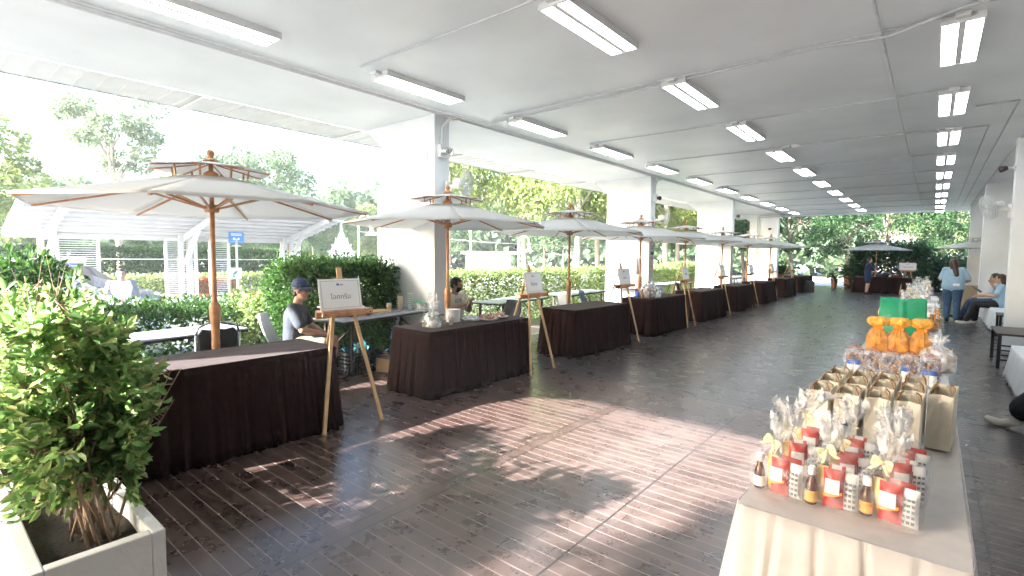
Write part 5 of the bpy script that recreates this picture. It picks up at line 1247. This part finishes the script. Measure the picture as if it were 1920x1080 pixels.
# ------------------------------------------------------------------ trees
def crown_pts(n, rx, ry, rz_, clumps, tight, seed, hang=0):
    g = np.random.default_rng(seed)
    c = g.normal(size=(clumps, 3)); c /= np.linalg.norm(c, axis=1, keepdims=True); c *= (g.uniform(.35, 1, (clumps, 1)) ** .5)
    c *= np.array([rx, ry, rz_]); r = g.uniform(.6, 1.3, clumps) * tight
    k = g.integers(0, clumps, n); d = g.normal(size=(n, 3)); d /= np.linalg.norm(d, axis=1, keepdims=True)
    P = c[k] + d * (r[k] * g.uniform(.3, 1, n) ** .5)[:, None] * np.array([1.15, 1.15, .75])
    if hang: P[:, 2] -= hang * g.uniform(0, 1, n) ** 2
    D = d + g.normal(size=(n, 3)) * .7; D[:, 2] -= .25 + hang * .6
    return P, D, c
def tree(label, x, y, z0, h, rx, rz_, m, n, L, clumps, tight, seed, bark='bark', tr=.16, group='trees beyond the road', hang=0, low=.35):
    t = thing('tree', label, 'tree', (x, y, z0), random.uniform(0, 6), group)
    P, D, c = crown_pts(n, rx, rx, rz_, clumps, tight, seed, hang)
    cz = h - rz_; P[:, 2] += cz
    ok = P[:, 2] > h * low * .5; P = P[ok]; D = D[ok]
    k = MB(); r_ = random.Random(seed)
    tp = Vector((r_.uniform(-.3, .3), r_.uniform(-.3, .3), cz * .95))
    k.tube([(0, 0, -.1), (0.02, 0, h * .08), tp * .5 + Vector((r_.uniform(-.1, .1), 0, 0)), tp], [tr * 1.35, tr, tr * .8, tr * .55], 10)
    for i in range(min(14, clumps)):
        e = Vector(c[i]) + Vector((0, 0, cz)); s = tp * r_.uniform(.6, 1.0)
        k.tube([s, s.lerp(e, .5) + Vector((0, 0, .15 * rz_)), e], [tr * .38, tr * .22, tr * .07], 6)
    k.build('trunk', M_[bark], t)
    leaf_mesh('crown', P, D, L, L * .55, m, t)
    return t
OL = 'trees beyond the road'
A = tree('tall airy tree rising above the carport roof at the left', -43, 9.7, G, 13.4, 3.0, 3.0, M_['tree2'], 3400, .34, 26, .8, 1, 'palebark', .22)
B_ = tree('broad rounded tree in the middle of the skyline behind the umbrella', -42, 19.3, G, 10.2, 4.2, 3.2, M_['tree1'], 7500, .34, 36, 1.0, 2)
C_ = tree('leafy tree at the left edge of the picture', -33, 2.0, G, 8.6, 2.4, 3.4, M_['tree3'], 5000, .30, 28, .7, 3)
dup(B_, (-40, 6.0, G), 1.0, 'dark bushy tree left of the tall airy tree', OL, .62); dup(B_, (-44, 13.5, G), 2.2, 'bushy tree just right of the tall airy tree', OL, .66)
dup(C_, (-38, -2.5, G), 2.0, 'tree half hidden at the far left edge', OL, .95); dup(B_, (-46, 25.5, G), 4.0, 'low tree right of the broad rounded tree', OL, .68)
dup(C_, (-42, 28.5, G), 5.0, 'tree left of the first white column', OL, .78); dup(B_, (-37, 16.0, G), 3.0, 'dense tree behind the blue sign', OL, .5); dup(B_, (-36, 10.5, G), .4, 'dense tree behind the middle carport post', OL, .48)
dup(B_, (-36.5, 21.5, G), .9, 'dense tree behind the white spirit house', OL, .55); dup(B_, (-37, 4.5, G), 5.4, 'dense tree behind the left carport post', OL, .46)
# trees seen between the columns
ML = 'trees between the columns'
Dt = tree('pale trunked tree behind the second easel', -16.1, 20.4, G, 11.5, 3.2, 3.8, M_['tree3'], 9000, .22, 40, .85, 5, 'palebark', .17, ML, .8, .3)
dup(Dt, (-12.9, 20.3, G), 1.1, 'pale trunked tree behind the third umbrella pole', ML, (1, 1, .92)); dup(Dt, (-14.0, 24.2, G), 2.6, 'slim pale tree beside the column with notices', ML, .9)
dup(Dt, (-10.5, 25.0, G), 3.3, 'pale trunked tree between the second and third columns', ML, .86); dup(Dt, (-11.1, 28.0, G), 4.1, 'second pale trunk between the second and third columns', ML, .8)
dup(Dt, (-18.5, 17.3, G), 5.1, 'yellow green tree right of the first white column', ML, 1.05); dup(B_, (-24, 33, G), 1.5, 'dense dark tree behind the white hut', ML, .62); dup(B_, (-29, 27, G), 2.5, 'dense tree left of the white hut', ML, .55)
dup(B_, (-20, 36, G), .3, 'dense tree right of the white hut', ML, .7); dup(B_, (-14, 33, G), 3.9, 'dense tree seen beyond the second column', ML, .62); dup(B_, (-11, 36, G), 5.0, 'dense tree seen beyond the third column', ML, .66)
# the far end
FL_ = 'trees closing the far end'
F1 = tree('dark broad tree at the far end, left', -7.4, 39.0, G, 8.6, 3.6, 3.4, M_['dark'], 5200, .22, 30, .72, 8, 'bark', .15, FL_, .3, .2)
for i, (x, y, s, rz_, lb) in enumerate([(-4.4, 41.5, .95, 1, 'dark tree at the far end above the loudspeaker'), (-2.2, 38.5, 1.0, 2.4, 'dark tree behind the far umbrella'), (0.2, 40.5, 1.02, 3.7, 'dark tree at the far end above the far easel'), (2.4, 38.0, 1.0, 5.0, 'dark tree at the far right beside the columns'), (-9.4, 35.0, .8, .6, 'dark tree just past the last left column')]):
    dup(F1, (x, y, G), rz_, lb, FL_, s)
F2 = tree('bright sunlit tree far behind the dark ones', -7.5, 63, G, 14.0, 5.5, 5.5, M_['tree3'], 9000, .36, 44, 1.4, 9, 'palebark', .15, FL_, .3, .1)
for i, (x, y, s, rz_, lb) in enumerate([(2.5, 64, 1.0, 1.4, 'bright sunlit tree behind the far easel'), (-17, 62, 1.0, 2.8, 'bright sunlit tree at the far left gap'), (12, 63, 1.0, 4.1, 'bright sunlit tree at the far right gap'), (-2, 72, 1.2, 5.2, 'tallest sunlit tree at the far end')]):
    dup(F2, (x, y, G), rz_, lb, FL_, s)
b1 = hedge('large dark bush directly behind the dark far table', -3.1, -.3, 30.6, 32.4, G, 2.1, M_['dark'], .17, 420, loose=.25, name='bush', cat='bush')
hedge('dark bush behind the far easel at the right', -.1, 2.6, 31.5, 33.2, G, 1.5, M_['dark'], .17, 380, loose=.3, name='bush', cat='bush')
# unseen trees added behind the camera to shade the deck and gift tables
SL = 'unseen shade trees added outside the near end of the hall'
S1 = tree('small unseen tree added outside the near end to shade the deck', -6.7, -12.0, G, 7.6, .7, 1.4, M_['tree1'], 2200, .2, 18, .42, 12, 'bark', .08, SL)
S2 = tree('tall unseen tree added outside the near end to shade the gift tables', -4.1, -12.0, G, 10.6, 1.75, 4.0, M_['tree1'], 26000, .26, 60, .72, 13, 'bark', .16, SL)
dup(S2, (-.9, -12.0, G), 4.0, 'farther right unseen tree added outside the near end to shade the gift tables', SL, .95)
# a far wood that reads as one mass
n = 26000; a = rng.uniform(R(95), R(172), n); rr_ = rng.uniform(58, 74, n); hh = 8.3 + 1.8 * np.sin(a * 23) + 1.2 * np.sin(a * 51 + 1)
P = np.stack([rr_ * np.cos(a), rr_ * np.sin(a), G + rng.uniform(0, 1, n) ** .7 * hh], 1)
wd = leaf_mesh('woodland', P, rdir(n), 1.1, .8, M_['tree1']); tag(wd, 'distant mass of green woodland along the horizon', 'woodland', kind='stuff')

hz = MB(); hz.box(-161, 161, -161, 161, G - 1.2, 16.5)  # haze volume added to imitate glare and overexposure outside
hz = hz.build('haze', []); tag(hz, 'thin haze added to wash out the view over the grounds', 'haze', kind='stuff')
hm = bpy.data.materials.new('haze'); hm.use_nodes = True; hn = hm.node_tree; hn.nodes.clear()
ho = hn.nodes.new('ShaderNodeOutputMaterial'); hv = hn.nodes.new('ShaderNodeVolumePrincipled'); hv.inputs['Color'].default_value = (.93, .96, 1, 1); hv.inputs['Density'].default_value = .0011
hn.links.new(hv.outputs[0], ho.inputs['Volume']); hz.data.materials.append(hm)

# ------------------------------------------------------------------ potted cycads at the far end
def cycad(label, x, y, s, pot=True, fr=26, L=.75):
    t = thing('potted_cycad', label, 'potted plant', (x, y, 0), random.uniform(0, 6), 'potted cycads at the far end')
    t.scale = (s,) * 3; h = .8
    MB().lathe([(.17, 0), (.18, .02), (.27, h - .06), (.29, h - .06), (.29, h), (.25, h), (.24, h - .05), (.002, h - .05)], n=4 if pot else 20).build('pot', M_['terra'], t, bevel=.01)
    P = []; D = []; k = MB()
    for i in range(fr):
        a = random.uniform(0, 6.28); e0 = random.uniform(.25, 1.35); pts = []
        for j in range(12):
            q = j / 11; r_ = L * q * math.cos(e0) + .1 * q * q * L; z = h - .02 + L * q * math.sin(e0) - .5 * L * q * q * (1.2 - math.sin(e0) * .5)
            pts.append(Vector((r_ * math.cos(a), r_ * math.sin(a), z)))
        k.tube(pts, [.009 - .0006 * j for j in range(12)], 5)
        for j in range(1, 12):
            d = (pts[j] - pts[j - 1]).normalized(); s_ = d.cross(Vector((0, 0, 1))).normalized()
            for sg in (-1, 1):
                for f in (0, .5): P.append(tuple(pts[j].lerp(pts[j - 1], f))); D.append(tuple(s_ * sg + d * .55 + Vector((0, 0, .25))))
    k.build('stem', M_['frond'], t); leaf_mesh('fronds', P, D, .17, .03, M_['frond'], t)
cycad('large cycad in a tall terracotta pot near the woman in navy', -3.36, 31.4, 1.0); cycad('small cycad in a short terracotta pot next to the tall one', -3.95, 31.2, .62); cycad('wide cycad in a pot behind the last brown table', -5.75, 28.2, .95, False, 30, .95)

# ------------------------------------------------------------------ carport, cars, signs, lamps
cpt = thing('carport', 'white steel carport with a sloping roof across the road', 'carport', (-24.6, 0, G))
for i, y in enumerate((3.4, 7.8, 12.3)):
    m = MB()
    for s in (-.16, .16): m.bar((0, y + s, 0), (0, y + s, 2.75), .17, .17)
    for z in (.6, 1.1, 1.6, 2.1): m.bar((0, y - .16, z), (0, y + .16, z), .05, .05)
    m.build('post', M_['carport'], cpt)
    m = MB(); m.bar((-.5, y, 2.52), (3.6, y, 3.44), .17, .2).bar((0, y, 1.5), (1.6, y, 2.95), .15, .15); m.build('arm', M_['carport'], cpt)
m = MB()
for k in range(8): 
    x = -.4 + k * .56; m.bar((x, 2.5, 2.62 + (x + .5) * .225), (x, 13.2, 2.62 + (x + .5) * .225), .06, .08)
m.build('purlin', M_['carport'], cpt)
m = MB(); m.add([(-.6, 2.4, 2.66), (3.8, 2.4, 3.65), (3.8, 13.3, 3.65), (-.6, 13.3, 2.66), (-.6, 2.4, 2.69), (3.8, 2.4, 3.68), (3.8, 13.3, 3.68), (-.6, 13.3, 2.69)], [(0, 1, 2, 3), (7, 6, 5, 4), (0, 4, 5, 1), (1, 5, 6, 2), (2, 6, 7, 3), (3, 7, 4, 0)]); m.build('roof', M_['carport'], cpt)
m = MB(); m.bar((-.62, 2.4, 2.58), (-.62, 13.3, 2.58), .08, .2).bar((-.6, 2.36, 2.62), (3.8, 2.36, 3.61), .08, .16); m.build('fascia', M_['carport'], cpt)
def screen(label, y0, y1, z1, sign=None):
    t = thing('slatted_screen', label, 'screen', (-25.0, 0, G), 0, 'white slatted screens by the carport'); m = MB()
    m.bar((0, y0, 0), (0, y0, z1), .09, .09).bar((0, y1, 0), (0, y1, z1), .09, .09).bar((0, y0, z1), (0, y1, z1), .09, .09).bar((0, y0, .1), (0, y1, .1), .07, .07); m.build('frame', M_['wmetal'], t)
    m = MB()
    for z in np.arange(.18, z1 - .06, .085): m.bar((0, y0, z), (0, y1, z), .012, .028)
    m.build('slat', M_['greyside'], t)
    return t
screen('slatted white screen with a white notice, left of the cars', 3.75, 4.95, 2.55); screen('slatted white screen left of the middle carport post', 7.2, 8.35, 2.55); screen('slatted white screen right of the middle carport post', 8.9, 9.7, 2.55); screen('slatted white screen with an amber notice near the tall hedge', 12.15, 13.1, 2.55)
t = thing('notice_plate', 'white notice plate with a dark band on the left slatted screen', 'notice', (-24.9, 4.2, 1.15)); MB().box(0, .02, -.33, .33, -.2, .2).build('plate', M_['paper'], t); MB().box(.021, .024, -.27, .27, -.15, -.05).build('band', M_['blueink'], t)
t = thing('notice_plate', 'amber notice plate on the right slatted screen', 'notice', (-24.9, 12.62, 1.72)); MB().box(0, .02, -.2, .2, -.14, .14).build('plate', M_['amber'], t)
m = MB(); [m.box(.021, .024, -.16, .16, z, z + .03) for z in (-.09, .0, .08)]; m.build('lettering', M_['ink'], t)
t = thing('street_sign', 'blue rectangular sign on a pale post behind the orange kerb', 'sign', (-23.4, 9.4, G)); MB().tube([(0, 0, 0), (0, 0, 2.6)], .05, 10).lathe([(.25, 2.27), (.05, 2.36)], n=16).build('post', M_['greyside'], t); MB().box(-.02, .02, -.31, .31, 2.42, 2.9).build('panel', M_['bluesign'], t)
m = MB(); m.box(.021, .025, -.26, .26, 2.47, 2.48); [m.box(.021, .025, -.22, .22, z, z + .03) for z in (2.80, 2.74)]; m.ball((.03, -.1, 2.6), (.006, .06, .06)); m.ball((.03, .08, 2.6), (.006, .05, .06)); m.build('lettering', M_['paper'], t)
t = thing('direction_sign', 'small white sign with green arrows on two wooden legs', 'sign', (-22.3, 8.86, G))
for s in (-1, 1): MB().bar((-.03, s * .19, 0), (-.03, s * .19, .95), .05, .05).build('leg', M_['pine'], t)
MB().box(0, .025, -.27, .27, .92, 1.38).build('panel', M_['paper'], t)
m = MB(); m.prism([(-.10, 1.10), (.02, 1.24), (.12, 1.24), (.03, 1.12), (-.02, 1.12), (-.02, 1.07)], 'x', .026, .03); m.prism([(-.14, 1.03), (-.02, 1.00), (.03, 1.03), (-.06, 1.07)], 'x', .026, .03); m.build('arrow', M_['gsign'], t)
def lamp(label, x, y, h, s=1.0):
    t = thing('street_lamp', label, 'street lamp', (x, y, G), R(35), 'white bell lamps'); t.scale = (s,) * 3
    MB().tube([(0, 0, 0), (0, 0, h)], [.055, .04], 10).tube([(0, 0, h - .02)] + [(0 + .28 - .28 * math.cos(a), 0, h + .3 * math.sin(a)) for a in [math.pi * i / 8 for i in range(9)]] + [(.56, 0, h - .1)], .022, 8).build('post', M_['wmetal'], t)
    MB().lathe([(.04, .0), (.06, -.06), (.07, -.22), (.12, -.33), (.26, -.42), (.27, -.45), (.24, -.44)], (.56, 0, h - .08), 20).build('lamp_shade', M_['wmetal'], t)
lamp('white bell lamp left of the first column', -18.4, 12.2, 3.3); lamp('white bell lamp in front of the white hut', -15.2, 18.8, 2.95, .9); lamp('smaller white bell lamp right of the hut', -17.1, 25.4, 2.7, .85)
t = thing('steel_pole', 'plain grey steel pole left of the first white column', 'pole', (-13.8, 9.95, G)); MB().tube([(0, 0, 0), (0, 0, 4.2)], .075, 12).build('shaft', M_['conduit'], t)
t = thing('steel_pole', 'thin blue grey pole beside the white hut', 'pole', (-17.2, 17.6, G)); MB().tube([(0, 0, 0), (0, 0, 3.6)], .05, 12).build('shaft', M_['conduit'], t)
wr = MB().tube([(-30, -10, 1.35), (-27.5, 6, 1.22), (-26, 16, 1.18)], .018, 6).build('wire', M_['wmetal']); tag(wr, 'thin pale wire stretched along the tall hedge', 'wire')
wr = MB().tube([(-21, 14, 2.6), (-18, 20, 2.2), (-14, 28, 2.0)], .016, 6).build('wire', M_['wmetal']); tag(wr, 'thin pale wire sagging in front of the trees right of the column', 'wire')
# white spirit house
t = thing('spirit_house', 'ornate white spirit house with a pointed pediment', 'spirit house', (-22.1, 13.7, G), R(58))
MB().box(-.6, .6, -.6, .6, 0, .35).box(-.45, .45, -.45, .45, .35, 1.0).box(-.62, .62, -.62, .62, 1.0, 1.15).build('base', M_['wmetal'], t, bevel=.02)
for sx in (-1, 1):
    for sy in (-1, 1): MB().lathe([(.07, 1.15), (.05, 1.25), (.05, 1.75), (.08, 1.85)], (sx * .36, sy * .3, 0), 10).build('pillar', M_['wmetal'], t)
MB().box(-.16, .16, -.16, .16, 1.15, 1.82).build('shrine', M_['wmetal'], t, bevel=.02)
half = [(0, 1.84), (.50, 1.84), (.62, 1.92), (.56, 2.02), (.68, 2.12), (.50, 2.16), (.44, 2.30), (.46, 2.48), (.36, 2.42), (.30, 2.60), (.28, 2.80), (.20, 2.72), (.14, 2.92), (.07, 3.08), (.02, 3.32)]
m = MB(); poly = half + [(-x, z) for x, z in half[::-1] if x > 0]
for y in (-.3, .14): m.prism(poly, 'y', y, y + .14)
m.prism([(-.5, 1.86), (.5, 1.86), (.3, 2.3), (0, 2.7), (-.3, 2.3)], 'y', -.16, .14); m.lathe([(.12, 2.6), (.09, 2.9), (.05, 3.1), (.06, 3.14), (.01, 3.55)], n=12); m.build('roof', M_['wmetal'], t)
# white hut
t = thing('white_hut', 'low white flat roofed hut beyond the hedge', 'hut', (-25.7, 28.2, G), R(42))
MB().box(-1.6, 1.6, -1.5, 1.5, 0, 2.05).build('wall', M_['carport'], t); MB().box(-1.95, 2.3, -1.85, 1.8, 2.05, 2.24).build('roof', M_['carport'], t, bevel=.01)
for x in (-1.0, -.1, .55, 1.05):
    f = MB().box(x - .2, x + .2, -1.53, -1.502, .85, 1.72).build('window', M_['wmetal'], t); MB().box(x - .165, x + .165, -1.54, -1.531, .89, 1.68).build('pane', mat('pale window glass', (.22, .34, .40), .1, var=.1), f)
# cars
def car(label, loc, rz, paint, suv=False):
    t = thing('parked_car', label, 'car', loc, rz, None)            # front towards +Y
    H = 1.62 if suv else 1.46; W = .90; LN = 2.25
    # side profile: y, top of the lower body, roof height (None outside the cabin)
    belt = [(-LN, .62), (-LN + .08, .88), (-1.2, .98), (0, .98), (.85, .97), (1.5, .90), (2.05, .74), (LN, .56)]
    b = MB(); ring = []
    for (y, zt) in belt:
        k = .80 if abs(y) > LN - .02 else (.93 if abs(y) > 2.0 else 1)
        ring.append([(W * k * .93, y, .24), (W * k, y, .45), (W * k, y, zt - .14), (W * k * .94, y, zt - .02), (W * k * .78, y, zt + .012), (0, y, zt + .03), (-W * k * .78, y, zt + .012), (-W * k * .94, y, zt - .02), (-W * k, y, zt - .14), (-W * k, y, .45), (-W * k * .93, y, .24)])
    vs = [v for r_ in ring for v in r_]; n = 11
    b.add(vs, [(i * n + j, i * n + j + 1, (i + 1) * n + j + 1, (i + 1) * n + j) for i in range(len(ring) - 1) for j in range(n - 1)] + [tuple(range(n))[::-1], tuple((len(ring) - 1) * n + j for j in range(n))], 0, True)
    b.build('body', paint, t)
    rf = [(-1.95 if suv else -1.75, .95), (-1.62, H - .16), (-1.3, H - .03), (-.4, H), (.25, H - .05), (1.12, .96)]
    c = MB(); ring = []
    for (y, zt) in rf:
        k = .90 - .20 * max(0, (zt - .95)) / .6
        ring.append([(W * .90, y, .95), (W * k * .98, y, max(.951, zt - .05)), (W * k * .8, y, zt), (0, y, zt + .02), (-W * k * .8, y, zt), (-W * k * .98, y, max(.951, zt - .05)), (-W * .90, y, .95)])
    vs = [v for r_ in ring for v in r_]; n = 7
    c.add(vs, [(i * n + j, i * n + j + 1, (i + 1) * n + j + 1, (i + 1) * n + j) for i in range(len(ring) - 1) for j in range(n - 1)], 0, True)
    c.build('cabin', paint, t)
    for s in (-1, 1):
        g = MB(); q = [(-1.5, 1.0), (-1.42, H - .2), (-.35, H - .12), (.22, H - .17), (.92, 1.0)]
        pts = [(s * (W * (.915 - .20 * (z - .95) / .6) + .004), y, z) for y, z in q]; g.add(pts, [tuple(range(5)) if s > 0 else tuple(range(5))[::-1]]); g.build('side_window', M_['glass'], t)
        MB().box(s * .95 - .09, s * .95 + .09, .72, .84, .98, 1.12).build('mirror', paint, t, bevel=.03)
        MB().ball((s * .62, 2.10, .66), (.19, .10, .075), n=14, m=8).build('headlight', M_['capw'], t)
        for y in (-1.4, 1.4):
            wl = MB(); Mx = Matrix.Rotation(R(90), 3, 'Y'); wl.lathe([(.20, -.10), (.31, -.10), (.33, -.06), (.33, .06), (.31, .10), (.20, .10)], (s * .80, y, .33), 24, 0, Mx); w_ = wl.build('wheel', M_['rubber'], t)
            MB().lathe([(.20, -.105), (.19, .105)], (s * .80, y, .33), 20, 0, Mx).build('rim', M_['chrome'], w_)
    g = MB(); g.add([(-.62, .32, H - .06), (.62, .32, H - .06), (.74, 1.08, .985), (-.74, 1.08, .985)], [(0, 1, 2, 3)]); g.build('windscreen', M_['glass'], t)
    MB().box(-.6, .6, 2.19, 2.262, .36, .5).build('grille', M_['bplastic'], t, bevel=.01)
    return t
car('silver car with dark windows parked by the carport behind the standing man', (-19.9, 3.15, G), R(-38), M_['silver'], True)
car('white car in front of the standing man, mostly hidden by the ficus', (-11.6, .95, G), R(3), M_['carwhite'])
